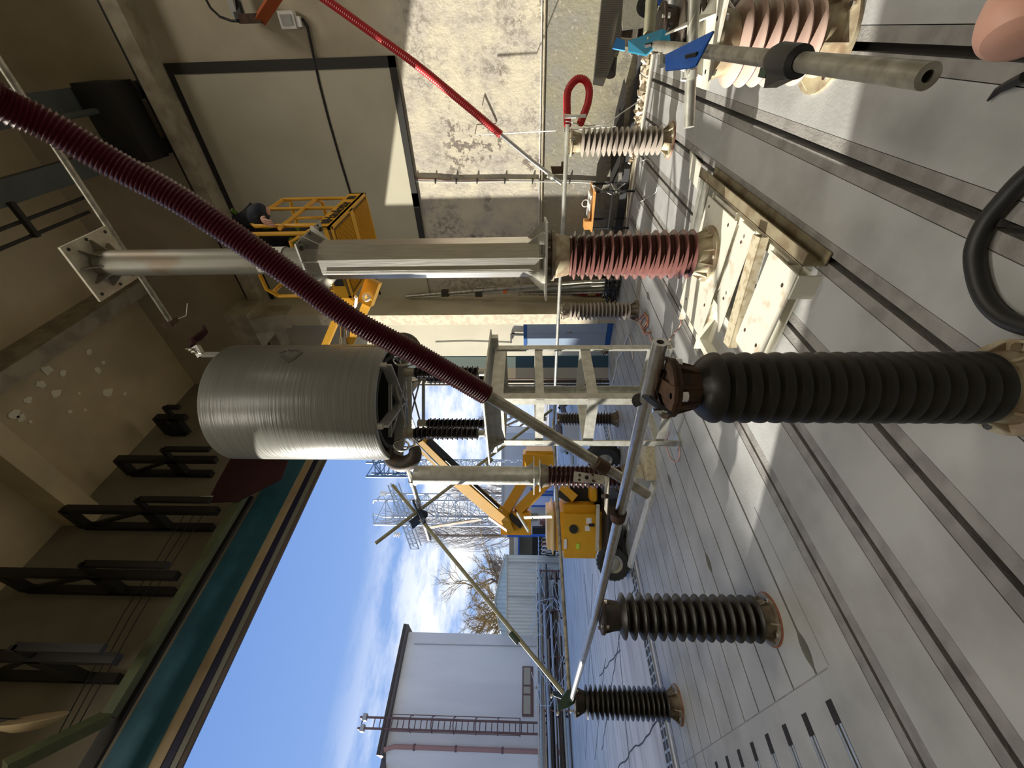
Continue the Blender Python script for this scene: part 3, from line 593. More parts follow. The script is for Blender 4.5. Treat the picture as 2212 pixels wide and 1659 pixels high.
MB().box((3.225, 1.42, 5.13), (.46, .47, .02)).build('end_plate', M('end_plate_steel', (.55, .52, .42), .5, .3, var=(.35, .28, .18), vs_=9), t, smooth=False)
gussets(t, 3.21, 1.41, 5.12, -1, .1, .19, .13, dullcol, 8, .2)
for i, (dx, dy) in enumerate(((-.18, -.2), (.19, -.2), (-.18, .19), (.18, .19), (.0, -.21), (.02, .2))):
    p = V((3.225+dx, 1.42+dy, 5.121)); MB().tube([p, p-V((0, 0, .005))], .014, 8).build('bolt_hole', blackm, t)
tp = pipe('ceiling_pipe', 'pale pipe passing over the end plate high under the roof', [V((3.54, -1.2, 5.19)), V((3.535, 2.24, 5.19))], .027, oldpipe)
MB().box((3.535, 2.2, 5.2), (.12, .05, .1)).build('end_clamp', rust, tp, smooth=False)
MB().tube([V((3.55, 2.2, 5.2)), V((3.7, 2.22, 5.15)), V((3.75, 2.1, 5.1))], .004, 5).build('loose_wire', whitec, tp)

# ------------------------------------------------ cream steel base under insulator E
t = thing('support_platform', 'cream painted steel base frame with bolt holes under the red-brown insulator', 'base', (3.0, 1.4, 0))
def slab(z0, z1, pts): return MB().prism([V((x, y, z0)) for x, y in pts], (0, 0, z1-z0))
def holes(t, pts, z):
    for x, y in pts: MB().tube([V((x, y, z)), V((x, y, z+.0012))], .012, 10).build('bolt_hole', rust, t)
slab(.1, .112, [(2.86, 1.02), (3.42, 1.02), (3.42, 1.95), (2.86, 1.95)]).build('top_plate', creampaint, t, smooth=False)
slab(.088, .1, [(2.62, 1.0), (2.80, 1.0), (2.80, 1.55), (2.62, 1.75)]).build('top_plate', creampaint, t, smooth=False)
for x in (2.9, 3.36): MB().bb((x, .98, 0), (x+.012, 2.1, .1)).build('beam_web', creampaint, t, smooth=False); MB().bb((x-.07, .98, 0), (x+.08, 2.1, .01)).build('beam_flange', creampaint, t, smooth=False)
MB().bb((2.1, 1.02, 0), (2.25, 2.0, .012)).build('beam_flange', creampaint, t, smooth=False)
MB().bb((2.165, 1.02, .012), (2.18, 2.0, .11)).build('beam_web', creampaint, t, smooth=False)
MB().bb((2.02, 1.0, .11), (2.33, 1.62, .122)).build('beam_flange', creampaint, t, smooth=False)
for y in (1.0, 1.62, 2.0): MB().bb((2.2, y, 0), (3.4, y+.05, .08)).build('cross_member', creampaint, t, smooth=False)
MB().bb((2.0, 1.0, 0), (2.012, 1.13, .12)).build('end_plate', creampaint, t, smooth=False)
holes(t, [(2.95, 1.08), (3.35, 1.08), (2.93, 1.7), (3.3, 1.85), (2.7, 1.1), (2.68, 1.5)], .1125); holes(t, [(2.1, 1.1), (2.27, 1.5), (2.1, 1.5)], .1222)
def channel(name, label, p, q, w_, h, mat, open_=(0, 0, 1), th=.008):
    p = V(p); q = V(q); t = thing(name, label, 'channel', p); d = (q-p).normalized(); o_ = V(open_); s_ = d.cross(o_)
    MB().bar(p, q, w_, th, o_).build('web', mat, t, smooth=False)
    for s in (-1, 1): MB().bar(p+s_*(s*(w_-th)/2)+o_*h/2, q+s_*(s*(w_-th)/2)+o_*h/2, th, h, o_).build('flange', mat, t, smooth=False)
    return t
channel('steel_channel', 'long brownish steel channel lying on a floor slot in front of the base', (2.01, .945, .065), (3.68, .945, .065), .12, .065, oliv_ch, (0, -1, 0))
channel('steel_channel', 'beige flaking channel laid across the cream base towards the gateway', (2.47, .97, .15), (2.36, 1.68, .15), .09, .05, beige_ch, (0, 0, -1))
channel('steel_channel', 'galvanised channel lying behind the base next to the brownish channel end', (3.64, .98, .05), (3.56, 1.9, .05), .08, .045, galv, (0, 0, -1))
channel('steel_channel', 'second galvanised channel behind the base, nearer the peeling wall', (3.78, .98, .05), (3.7, 1.8, .05), .07, .045, galv, (0, 0, -1))
tag(slab(0, .012, [(4.0, .93), (4.35, .9), (4.2, 1.1), (3.95, 1.12)]).build('angle_offcut', creampaint, None, (4.1, 1, 0), smooth=False), 'rust spotted steel offcut on the sunlit floor beyond the brownish channel', 'offcut')

# ------------------------------------------------ galvanised stand and coil
x0, x1, y0, y1, zt = 2.78, 3.62, 2.57, 3.22, 1.84
t = thing('steel_stand', 'galvanised four-legged stand under the big grey coil', 'stand', ((x0+x1)/2, (y0+y1)/2, 0))
W = .075
for x in (x0, x1):
    for y in (y0, y1):
        sx = 1 if x == x0 else -1; sy = 1 if y == y0 else -1
        q = MB().bb((x, y, .02), (x+sx*W, y+sy*.008, zt)).bb((x, y, .02), (x+sx*.008, y+sy*W, zt)); q.build('leg', galv, t, smooth=False)
        MB().bb((x-sx*.03, y-sy*.03, 0), (x+sx*.1, y+sy*.1, .02)).build('foot_plate', galv, t, smooth=False)
for z, hgt in ((.16, .08), (.86, .1), (1.36, .08), (1.74, .12)):
    for y in (y0, y1): MB().bb((x0, y+(.01 if y == y0 else -.016), z), (x1, y+(.016 if y == y0 else -.01), z+hgt)).build('rung', galv, t, smooth=False)
    for x in (x0, x1): MB().bb((x+(.01 if x == x0 else -.016), y0, z), (x+(.016 if x == x0 else -.01), y1, z+hgt)).build('rung', galv, t, smooth=False)
for x in (x0, x1):
    MB().bb((x-.01, y0-.1, 1.83), (x+.06, y1+.1, 1.90)).build('head_beam', galv, t, smooth=False)
MB().bb((x0-.12, y0-.14, 1.9), (x1+.1, y1+.16, 1.915)).build('top_plate', galv, t, smooth=False)
for x, y in ((x0, y0), (x0, y1)): MB().prism([V((x-.1, y-.05, 1.9)), V((x+.05, y-.05, 1.9)), V((x+.02, y-.05, 1.72))], (0, .008, 0)).build('gusset', galv, t, smooth=False)
CX, CY, RC = 3.12, 2.93, .6
zb0, zb1 = 2.9, 4.56
t = thing('reactor_coil', 'big light grey fibreglass coil drum raised on black insulators', 'coil', (CX, CY, zb0))
MB().lathe([(RC-.05, zb0), (RC-.01, zb0), (RC, zb0+.015), (RC, zb1-.015), (RC-.01, zb1), (RC-.05, zb1), (RC-.05, zb0)], (CX, CY, 0), n=96).build('outer_drum', coilgrey, t)
MB().lathe([(RC-.15, zb0+.02), (RC-.11, zb0+.02), (RC-.11, zb1-.02), (RC-.15, zb1-.02), (RC-.15, zb0+.02)], (CX, CY, 0), n=64).build('inner_drum', coil_in, t)
MB().lathe([(.001, zb1-.05), (RC-.06, zb1-.05), (RC-.06, zb1-.03), (.001, zb1-.03)], (CX, CY, 0), n=48).build('top_disc', coil_in, t)
sm = M('spider_aluminium', (.42, .42, .4), .45, .6)
for k in range(6):
    a = PI*k/3+.35; u = V((math.cos(a), math.sin(a), 0)); s_ = V((0, 0, zb0-.06)); MB().bar(V((CX, CY, 0))+s_, V((CX, CY, 0))+u*(RC-.02)+s_, .02, .1).build('spider_arm', sm, t, smooth=False)
    MB().bar(V((CX, CY, 0))+u*(RC-.03)+s_, V((CX, CY, 0))+u*(RC-.03)+V((0, 0, zb0+.02)), .05, .03, u).build('end_clip', galv, t, smooth=False)
# the lower X braced frame
def pc(dlat, ddep, z): return V((CX, CY, z)) + V((RT.x, RT.y, 0)).normalized()*(-dlat) + V((FW.x, FW.y, 0)).normalized()*ddep
for dd in (-.22, .3):
    for za, zb_ in ((2.86, 2.7), (2.7, 2.86)): MB().bar(pc(-.3, dd, za), pc(.3, dd, zb_), .012, .016).build('brace', sm, t, smooth=False)
    for z in (2.88, 2.68): MB().bar(pc(-.34, dd, z), pc(.34, dd, z), .03, .03).build('crossbar', sm, t, smooth=False)
# corona rings
for s, lab in ((1, 'on the gateway side'), (-1, 'on the wall side')):
    a0 = math.atan2(-RT.y*-s*-1, 1)
    ctr = pc(s*.5, -.1, 2.8); pts_ = [ctr+V((RT.x, RT.y, 0))*(-s*.13*math.cos(a))+V((0, 0, .15*math.sin(a)))+V((FW.x, FW.y, 0))*(.03*a) for a in np.linspace(-1.9, 1.9, 18)]
    rr = [.05+.035*math.cos(a) for a in np.linspace(-1.4, 1.4, 18)]
    MB().tube(pts_, rr, 14).build('corona_shield', darkiron, t)
    for k in range(2):
        q = pc(s*.42, -.25+.2*k, 2.76); pts_ = arc(q, (FW.x, FW.y, 0), .05, 0, 2*PI, 16)[:-1]; pts_ = [V((p.x, p.y, q.z+(p.z-q.z)*1.6)) for p in pts_]
        MB().tube(pts_, .011, 8, closed=True).build('lifting_link', chrome, t)
# drum mark and label: flat decals just proud of the drum
def drum_pt(x, y, off=.004):
    d = ray(x, y); o = CAM; a = d.x*d.x+d.y*d.y; bq = 2*((o.x-CX)*d.x+(o.y-CY)*d.y); cq = (o.x-CX)**2+(o.y-CY)**2-(RC+off)**2
    s = (-bq-math.sqrt(max(0, bq*bq-4*a*cq)))/(2*a); return o+d*s
lg_m = M('mark_grey', (.11, .11, .1), .6)
def strokeline(pts, wd, mat, name):
    mb = MB(); c0 = V((CX, CY, 0)); P = []
    for i in range(len(pts)-1):
        for k in range(6): P.append((pts[i][0]+(pts[i+1][0]-pts[i][0])*k/6, pts[i][1]+(pts[i+1][1]-pts[i][1])*k/6))
    P.append(pts[-1]); Q = [drum_pt(*p) for p in P]
    for i in range(len(Q)-1):
        nrm = V((Q[i].x-CX, Q[i].y-CY, 0)).normalized(); mb.bar(Q[i], Q[i+1]+(Q[i+1]-Q[i])*.15, wd, .004, nrm)
    return mb.build(name, mat, t, smooth=False)
strokeline([(607, 768), (625, 781), (650, 762), (640, 755), (627, 757)], .032, lg_m, 'drum_mark')
for p, q in (((603, 763), (609, 760)), ((612, 759), (618, 757)), ((622, 756), (626, 755))): strokeline([p, q], .025, lg_m, 'drum_mark')
strokeline([(742, 746), (822, 747)], .018, M('label_yellow', (.6, .42, .12), .6, var=(.4, .3, .15), vs_=30), 'yellow_label')
# top terminals
p = dp(425, 752, 4.2)
t2 = thing('terminal', 'bolted terminal plates with a dark red lead on top of the coil', 'terminal', p)
MB().bar(dp(423, 748, 4.2), dp(436, 770, 4.2), .05, .06).build('plate', chrome, t2, smooth=False)
q = dp(434, 766, 4.2); MB().bar(q, V((q.x, q.y, zb1-.03)), .03, .05).build('stem', galv, t2, smooth=False)
for k in range(3): q = dp(414+6*k, 754+4*k, 4.15); MB().tube([q, q+V((0, 0, .06))], .01, 6).build('bolt', chrome, t2)
MB().tube([dp(418, 748, 4.2), dp(416, 736, 4.25), dp(430, 728, 4.3), dp(443, 716, 4.35), dp(440, 705, 4.4)], [.03, .035, .04, .03, .015], 10).build('lead', maroon, t2)
# black support insulators of the coil
rub = M('black_silicone', (.012, .009, .009), .22, spec=.7)
for i, (dl, dd, lab) in enumerate(((.3, -.22, 'black many-shed coil support insulator on the gateway side, nearer the camera'), (.26, .3, 'black many-shed coil support insulator on the gateway side, behind'), (-.3, -.2, 'black many-shed coil support insulator on the wall side, crossed by the big red hose'), (-.25, .32, 'black many-shed coil support insulator on the wall side, behind'))):
    c = pc(dl, dd, 0); ti = thing('support_insulator', lab, 'insulator', (c.x, c.y, 1.915), 'black insulators under the coil')
    MB().lathe(shedprof('alt', 2.0, 2.64, 13, .045, .068), (c.x, c.y, 0), n=28).build('sheds', rub, ti)
    MB().lathe([(.001, 1.915), (.06, 1.915), (.06, 1.93), (.035, 1.94), (.035, 2.0), (.001, 2.0)], (c.x, c.y, 0), n=20).build('base_fitting', galv, ti)
    MB().lathe([(.001, 2.64), (.045, 2.64), (.05, 2.7), (.05, 2.74), (.001, 2.74)], (c.x, c.y, 0), n=20).build('cap_fitting', oldpipe, ti)

# ================================================================ hoses
def hose(label, pts, r, mat, rings, ringr, pipepts=None, pr=.024, pm=None, name='red_hose'):
    t = thing(name, label, 'hose', pts[len(pts)//2])
    pts = [V(p) for p in pts]
    # resample with Catmull-Rom
    P = []
    ext = [pts[0]*2-pts[1]]+pts+[pts[-1]*2-pts[-2]]
    for i in range(1, len(ext)-2):
        for k in range(12):
            s = k/12; p0, p1, p2, p3 = ext[i-1:i+3]
            P.append(.5*((2*p1)+(p2-p0)*s+(2*p0-5*p1+4*p2-p3)*s*s+(3*p1-p0-3*p2+p3)*s**3))
    P.append(pts[-1])
    d = [0]
    for i in range(1, len(P)): d.append(d[-1]+(P[i]-P[i-1]).length)
    def at_(s):
        j = min(len(d)-2, max(0, np.searchsorted(d, s)-1)); f = (s-d[j])/max(1e-9, d[j+1]-d[j]); return P[j].lerp(P[j+1], f)
    tot = d[-1]; K = rings*4; Q = [at_(tot*k/K) for k in range(K+1)]; R = [r+ringr*(.5+.5*math.sin(2*PI*k/4)) for k in range(K+1)]
    MB().tube(Q, R, 18).build('corrugated_tube', mat, t)
    if pipepts: MB().tube(pipepts, pr, 18, hollow=.6).build('inner_pipe', pm or alu, t)
    return t
h1 = [dp(-90, 165, .93), dp(0, 222, 1.0), dp(110, 275, 1.07), dp(250, 357, 1.16), dp(400, 440, 1.25), dp(600, 575, 1.38), dp(760, 690, 1.49), dp(900, 765, 1.60), dp(1052, 853, 1.72)]
t = hose('long dark red corrugated hose slanting across the whole scene in the foreground', h1, .0385, hose_red, 150, .006, [dp(1040, 846, 1.71), dp(1295, 1002, 1.93), dp(1398, 1068, 2.02)], .0245, oldpipe)
t = hose('dark red hose on the sunlit peeling wall side, ending in a thin pipe', [dp(640, -45, 4.0), dp(705, 0, 4.1), dp(800, 68, 4.2), dp(900, 140, 4.3), dp(1000, 222, 4.4), dp(1082, 291, 4.5)], .037, hose_bright, 110, .005, [dp(1075, 285, 4.5), dp(1150, 348, 4.6), dp(1213, 396, 4.7)], .022, alu)
lp = [dp(x, y, 4.35) for x, y in ((1226, 272), (1225, 240), (1226, 200), (1238, 178), (1252, 170), (1266, 176), (1273, 195), (1270, 222), (1262, 245), (1253, 268))]
t = hose('short bright red corrugated hose looped on the busbar end by the peeling wall', lp, .034, hose_bright, 62, .006, [dp(1226, 265, 4.35), dp(1223, 285, 4.4)], .022, blackm)
ws = MB(); 
for k in range(3): ws.tube([dp(1219, 247+4*k, 4.28), dp(1243, 250+2*k, 4.26), dp(1266, 247+3*k, 4.3)], .006, 5)
tag(ws.build('white_tape', whitec, None, lp[0]), 'white tape wound round the two legs of the red hose loop', 'tape')
# strings tied to the loop
def strand(name, label, pts, r, mat, cat='string', group=None, org=None):
    o = MB().tube(pts, r, 6).build(name, mat, None, pts[0]); return tag(o, label, cat, group)
strand('white_string', 'white string trailing from the red hose loop down to the wall foot', [dp(1222, 262, 4.3), dp(1270, 272, 4.4), dp(1312, 268, 4.6), dp(1340, 246, 4.8), dp(1385, 215, 5.0)], .006, whitec)
strand('white_string', 'thin white string stretched left from the loop along the wall', [pl(0, XW-.3, 1030, 291), pl(0, XW-.3, 1110, 287), dp(1225, 281, 4.5), dp(1330, 273, 4.6)], .006, whitec)
strand('wire_hook', 'thin wire hook sticking out of the peeling wall near the hose end', [pl(0, XW-.01, 1072, 267), pl(0, XW-.12, 1030, 269), pl(0, XW-.12, 1026, 290)], .007, brownp)
# brackets joining hoses to busbars
t = thing('pipe_bracket', 'folded steel bracket with bolts joining the slanted pipe to the front pipe', 'bracket', dp(1300, 1060, 1.85))
def plate(px, th, mat, name, par, dref=None):
    P = [dp(*p) for p in px]; n = (P[1]-P[0]).cross(P[2]-P[0]).normalized()*th
    return MB().prism(P, n).build(name, mat, par, smooth=False)
plate([(1240, 1018, 1.9), (1306, 1027, 1.84), (1304, 1046, 1.82), (1238, 1040, 1.88)], .004, steelplate, 'angle_face', t)
plate([(1306, 1027, 1.84), (1316, 1030, 1.80), (1311, 1112, 1.72), (1305, 1100, 1.74)], .004, steelplate, 'angle_face', t)
for x, y in ((1252, 1026), (1251, 1036), (1280, 1025), (1281, 1038), (1267, 1031)): p = dp(x, y, 1.845); MB().tube([p, p-FW*.008], .009 if x == 1267 else .006, 10).build('bolt_hole', blackm if x == 1267 else rust, t)
c1 = dp(1293, 1003, 1.92); a1 = (dp(1398, 1068, 2.02)-dp(1040, 846, 1.71)).normalized()
MB().tube([c1-a1*.02, c1+a1*.045], .034, 16).build('rusty_sleeve', rust, t)
c2 = pl(0, 1.05, 1336, 1112); MB().tube([c2-V((0, .025, 0)), c2+V((0, .03, 0))], .034, 16).build('rusty_sleeve', rust, t)
MB().tube([dp(1302, 1072, 1.75), dp(1312, 1072, 1.72)], .01, 6).build('nut', darkiron, t)
MB().bar(dp(1311, 1100, 1.74), c2, .03, .01).build('tab', rust, t, smooth=False)
t = thing('pipe_bracket', 'small rusty bracket joining the thin hose pipe to the wall side busbar', 'bracket', dp(1208, 368, 4.6))
plate([(1190, 359, 4.6), (1217, 359, 4.65), (1218, 375, 4.65), (1194, 376, 4.6)], .01, rust, 'angle_face', t)
MB().tube([dp(1219, 350, 4.68), dp(1218, 362, 4.7)], .034, 12).build('sleeve', rust, t)
MB().tube([dp(1183, 378, 4.6), dp(1195, 383, 4.6)], .03, 10).build('tape', creampaint, t)

# ================================================================ cluster by the ribbed duct (top right of frame)
J = pipe('thick_pipe', 'thick tarnished pipe with an open end pointing at the camera', [V((1.0, .09, .742)), V((2.0, .09, .783)), V((3.85, .09, .85))], .0235, oldpipe, hollow=.45, n=28)
t = thing('hose_clip', 'black clamp wrapped round the thick tarnished pipe', 'clamp', V((1.6, .09, .76)))
MB().lathe([(.024, -.06), (.04, -.05), (.042, .06), (.034, .09), (.025, .1)], (1.5, .09, .765), (1, 0, .03), n=20).build('collar', blackm, t)
MB().box((1.58, .125, .74), (.1, .05, .04), Matrix.Rotation(.3, 3, 'Z')).build('clasp', blackm, t, smooth=False)
MB().box((1.66, .12, .745), (.05, .04, .03)).build('wing', dgreen, t, smooth=False)
t = thing('pipe_stand', 'bright folded saddle bracket carrying the thick pipe on the pink insulator', 'bracket', V((2.7, .09, .6)))
MB().box((2.73, .09, .606), (.34, .34, .012)).build('saddle_plate', creampaint, t, smooth=False)
for s in (-1, 1): MB().prism([V((2.9, .09+s*.12, .612)), V((2.66, .09+s*.12, .612)), V((2.8, .09+s*.05, .8))], (0, .008, 0)).build('cheek', creampaint, t, smooth=False)
def bplate(name, label, px, depths, mat, th=.008):
    P = [dp(x, y, d) for (x, y), d in zip(px, depths)]; n = (P[1]-P[0]).cross(P[2]-P[0]).normalized()*th
    t = thing(name, label, 'plate', P[0]); MB().prism(P, n).build('plate_body', mat, t, smooth=False); return t, n
t, n = bplate('blue_plate', 'dark blue four-cornered plate with a slot standing beside the thick pipe', [(1437, 118), (1541, 66), (1503, 140), (1490, 146), (1437, 152)], [1.78, 1.56, 1.6, 1.62, 1.78], bluep)
MB().bar(dp(1482, 123, 1.655), dp(1506, 117, 1.60), .01, .014, FW).build('slot', blackm, t, smooth=False)
MB().bar(dp(1470, 110, 1.74), dp(1480, 104, 2.1), .03, .012).build('stem', galv, t, smooth=False); MB().tube([dp(1430, 122, 1.8), dp(1430, 142, 1.8)], .015, 8).build('hinge', galv, t)
t, n = bplate('teal_plate', 'teal plate with a slot, half in shade, behind the dark blue plate', [(1357, 88), (1385, 80), (1432, 62), (1447, 72), (1448, 90), (1425, 90), (1396, 118), (1357, 110)], [2.4, 2.35, 2.18, 2.15, 2.15, 2.18, 2.25, 2.4], tealp)
MB().bar(dp(1400, 88, 2.26), dp(1410, 88, 2.6), .03, .012).build('stem', galv, t, smooth=False)
MB().bar(dp(1394, 99, 2.25), dp(1408, 96, 2.22), .012, .016, FW).build('slot', blackm, t, smooth=False)
bplate('blue_plate', 'small bright blue plate at the pipe end beside the ribbed duct', [(1323, 104), (1332, 80), (1350, 88), (1350, 109)], [2.55]*4, M('light_blue_paint', (.03, .22, .62), .4))
t = thing('ribbed_duct', 'grey ribbed plastic duct hanging beside the blue plates', 'duct', dp(1310, 80, 2.9))
P = [dp(*p) for p in ((1303, -30, 2.75), (1349, -30, 2.7), (1337, 95, 2.85), (1306, 176, 2.95), (1283, 172, 2.95))]
MB().prism(P, FW*.05).build('duct_body', M('duct_plastic', (.24, .22, .18), .6), t, smooth=False)
mb = MB()
for k in range(52):
    s = k/52; a_ = dp(1303-20*s, -30+200*s, 2.74+.2*s); b2 = dp(1348-(13*s if s < .6 else 13*.6+(s-.6)*75), -30+200*s, 2.69+.24*s); mb.bar(a_, b2, .004, .006, FW)
mb.build('ribs', M('duct_rib', (.15, .14, .12), .6), t, smooth=False, stuff=True)
MB().tube([dp(1312, -10, 2.95), dp(1320, 60, 3.0), dp(1322, 120, 3.05), dp(1318, 162, 3.05)], .04, 12).build('dark_back', darkiron, t)
pipe('cross_pipe', 'weathered galvanised pipe crossing under the thick pipe near the pink insulator', [dp(1502, -60, 1.88), dp(1488, 275, 2.1)], .026, galv, joints=[(dp(1493, 150, 2.0), dp(1492, 168, 2.02), .031, galv)])
tx = thing('pipe_pin', 'small pale pin sticking out of the weathered cross pipe', 'pin', dp(1475, 172, 2.0)); MB().tube([dp(1471, 172, 2.0), dp(1482, 172, 2.0)], .007, 8).build('pin_body', whitec, tx)
pipe('olive_post', 'olive grey upright tube in front of the teal plate', [dp(1402, 72, 2.38), dp(1412, -60, 2.3)], .032, olive, cat='tube')
pipe('olive_post', 'short olive stub pipe below the ribbed duct', [dp(1335, 95, 3.0), dp(1326, 118, 3.0)], .03, olive, cat='tube')
t = thing('black_reel', 'black and chrome round fitting behind the olive tube', 'fitting', dp(1395, 22, 2.6))
MB().lathe([(.001, 0), (.05, 0), (.065, .015), (.065, .04), (.05, .05), (.001, .05)], dp(1395, 22, 2.6), -FW, n=24).build('rim', blackm, t)
MB().lathe([(.02, .0), (.035, .01), (.02, .055), (.001, .055)], dp(1395, 22, 2.6), -FW, n=20).build('hub', chrome, t)
MB().tube([dp(1398, 18, 2.5), dp(1420, -20, 2.45)], .012, 8).build('stem', whitec, t)
t = thing('pale_panel', 'pale speckled board standing behind the small insulator', 'board', dp(1355, 30, 3.4))
P = [dp(*p) for p in ((1338, -40, 3.4), (1405, -40, 3.4), (1400, 55, 3.4), (1345, 62, 3.4))]; MB().prism(P, FW*.02).build('board_body', M('speckled', (.66, .64, .54), .8, var=(.45, .45, .38), vs_=40), t, smooth=False)
for i, (px, mt, lab) in enumerate((([(1420, -30), (1440, 55)], bluep, 'blue strut leaning between the teal plate and the cross pipe'), ([(1440, 20), (1470, 62)], darkiron, 'dark iron strut behind the cross pipe'), ([(1462, -30), (1458, 50)], galv, 'grey strut between the two brown insulators'))):
    tag(MB().bar(dp(*px[0], 2.7), dp(*px[1], 2.9), .05, .012, FW).build('strut', mt, None, dp(*px[0], 2.7), smooth=False), lab, 'strut')
for i, (x, y) in enumerate(((1520, 20), (1545, 10), (1570, 5))):
    tag(MB().tube([dp(x, -40, 1.9), dp(x+2, y, 2.1), dp(x+16, y+22, 2.15)], .012, 8).build('lead_wire', (darkiron, rust, whitec)[i], None, dp(x, y, 2.1)), ('dark lead', 'rusty brown lead', 'pale lead')[i]+' curling above the pink insulator', 'wire')
t = thing('iron_bracket', 'dark iron cantilever plate beyond the foot of the pink insulator', 'bracket', dp(1800, 40, 2.0))
MB().prism([dp(1745, 48, 2.1), dp(1795, 20, 1.95), (dp(1812, 40, 1.95)), dp(1800, 82, 2.0), dp(1752, 80, 2.1)], (0, 0, .01)).build('bracket_body', darkiron, t, smooth=False)
t = thing('black_tool', 'pointed black tool lying near the fingertip on the floor', 'tool', fl(2160, 200))
MB().tube([fl(2133, 218, .01), fl(2155, 195, .012), fl(2180, 182, .02), fl(2215, 165, .03)], [.003, .01, .014, .016], 8).build('shaft', blackm, t)
# black hose on the floor
hp_ = [fl(x, y, .03) for x, y in ((2290, 320), (2212, 385), (2170, 430), (2130, 480), (2105, 540), (2110, 600), (2130, 650), (2165, 685), (2212, 705), (2290, 720))]
q = hose('thick black rubber hose curving over the floor slots', hp_, .026, cable, 12, 0, name='floor_hose')
strand('thin_lead', 'thin black lead on the floor beside the foreground insulator foot', [fl(2185, 912, .006), fl(2212, 938, .006), fl(2250, 960, .006)], .005, cable, 'wire')
# photographer's fingertip at the frame edge
fo = dp(2205, 60, .12)
fb_ = MB().tube([dp(2195, 92, .11), dp(2196, 85, .11), dp(2203, 60, .11), dp(2230, 10, .112), dp(2280, -60, .118), dp(2340, -160, .13)], [.002, .0075, .0095, .0105, .011, .012], 20)
fg = fb_.build('finger', skin, None, fo); tag(fg, 'pink blurred fingertip of the photographer reaching in at the corner', 'finger')
mdf = fg.modifiers.new('s', 'SUBSURF'); mdf.levels = 1; mdf.render_levels = 1

# ================================================================ things along the wall
t = thing('low_table', 'low bench with an orange edged top and black legs by the wall', 'table', fl(1375, 413))
zt_ = .57; A = fl(1284, 412, zt_); B = fl(1278, 507, zt_); xb = XW-.08
MB().bb((A.x-.05, A.y, zt_-.02), (xb, B.y, zt_)).build('table_top', wood, t, smooth=False)
for x in (A.x+.02, xb-.03):
    for y in (A.y+.02, B.y-.03): MB().bar(V((x, y, 0)), V((x, y, zt_-.02)), .025, .025).build('leg', blackm, t, smooth=False)
MB().bb((A.x, A.y+.01, .25), (xb, A.y+.03, .27)).build('rail', galv, t, smooth=False); MB().bb((A.x, A.y+.01, .3), (A.x+.02, B.y, .32)).build('rail', blackm, t, smooth=False)
tag(MB().bb((A.x+.1, A.y+.1, zt_), (A.x+.4, A.y+.36, zt_+.03)).bb((A.x+.05, A.y+.2, zt_+.03), (A.x+.3, A.y+.42, zt_+.045)).build('papers', whitec, None, (A.x+.2, A.y+.2, zt_), smooth=False), 'heap of white papers on the orange edged bench', 'papers')
tag(MB().bb((A.x+.0, B.y-.14, zt_), (A.x+.16, B.y-.02, zt_+.1)).build('wooden_block', wood, None, (A.x+.1, B.y-.08, zt_), smooth=False), 'orange wooden block on the bench end behind the red-brown insulator', 'block')
rg = MB().tube(arc(V((A.x+.1, A.y+.2, zt_+.101)), (1, 0, .2), .05, 0, 2*PI, 16)[:-1], .006, 6, closed=True); tag(rg.build('cable_ring', whitec, None, V((A.x+.1, A.y+.2, zt_+.045))), 'white ring of wire standing on the bench papers', 'ring')
strand('white_string', 'thin white wire arching from the bench to the junction boxes', [V((A.x, A.y, .56)), V((A.x+.1, A.y-.05, .6)), V((A.x+.15, A.y+.1, .3)), fl(1350, 396, .1)], .006, whitec, 'wire')
# leaning poles in the corner
for i, (a_, z_, b3, r_, lab) in enumerate((((1340, 602), 0, (878, 641), .028, 'long weathered pole leaning in the corner, reaching highest'), ((1336, 612), 0, (917, 642), .024, 'second long pole leaning in the corner with a square clamp'), ((1334, 596), 0, (1030, 622), .025, 'grey pole leaning in the corner nearest the red-brown insulator'), ((1333, 618), 0, (1128, 628), .03, 'short thick pole leaning in the corner next to the extinguisher'), ((1332, 626), 0, (1135, 634), .022, 'short thin pole leaning in the corner above the extinguisher'))):
    p = fl(*a_, .02); p.y = min(p.y, 3.6); p.x = min(p.x, 6.3); q = pl(0, XW-.08-.03*i, *b3); q.y = min(q.y, 3.66)
    t = thing('leaning_pole', lab, 'pole', p, 'poles leaning in the corner'); MB().tube([p, q], r_, 10).build('shaft', (oldpipe, galv, oldpipe, olive, oldpipe)[i], t)
    if i < 2: m2 = p.lerp(q, .8-.1*i); MB().box(m2, (.1, .1, .12)).build('clamp', darkiron, t, smooth=False)
    if i == 1: MB().tube([p.lerp(q, .55), p.lerp(q, .57)], .03, 10).build('orange_band', M('fluo_orange', (.9, .2, .03), .5), t)
# fire extinguisher on pilaster face (-y side)
e0 = pl(1, 3.66, 1300, 633); e1 = pl(1, 3.66, 1228, 633)
t = thing('fire_extinguisher', 'red fire extinguisher with a yellow label hanging beside the pilaster', 'extinguisher', e0)
xe = (e0.x+e1.x)/2; zE0, zE1 = e0.z+.02, e1.z
MB().lathe([(.001, 0), (.06, .01), (.065, .03), (.065, .36), (.05, .42), (.02, .45), (.02, .48), (.001, .48)], (xe, 3.64, zE0), n=20).build('cylinder', redx, t)
MB().lathe([(.0655, .1), (.0665, .1), (.0665, .24), (.0655, .24)], (xe, 3.64, zE0), n=20).build('label', M('ext_label', (.7, .5, .15), .5, var=(.8, .8, .75), vs_=30), t)
MB().box((xe, 3.63, zE0+.5), (.04, .1, .05)).build('valve', blackm, t, smooth=False); MB().tube([V((xe-.03, 3.6, zE0+.5)), V((xe-.1, 3.6, zE0+.45)), V((xe-.1, 3.6, zE0+.2)), V((xe-.07, 3.6, zE0+.1))], .012, 8).build('hose', blackm, t)
MB().box((xe-.02, 3.68, zE0-.04), (.14, .06, .06)).build('holder', blackm, t, smooth=False)
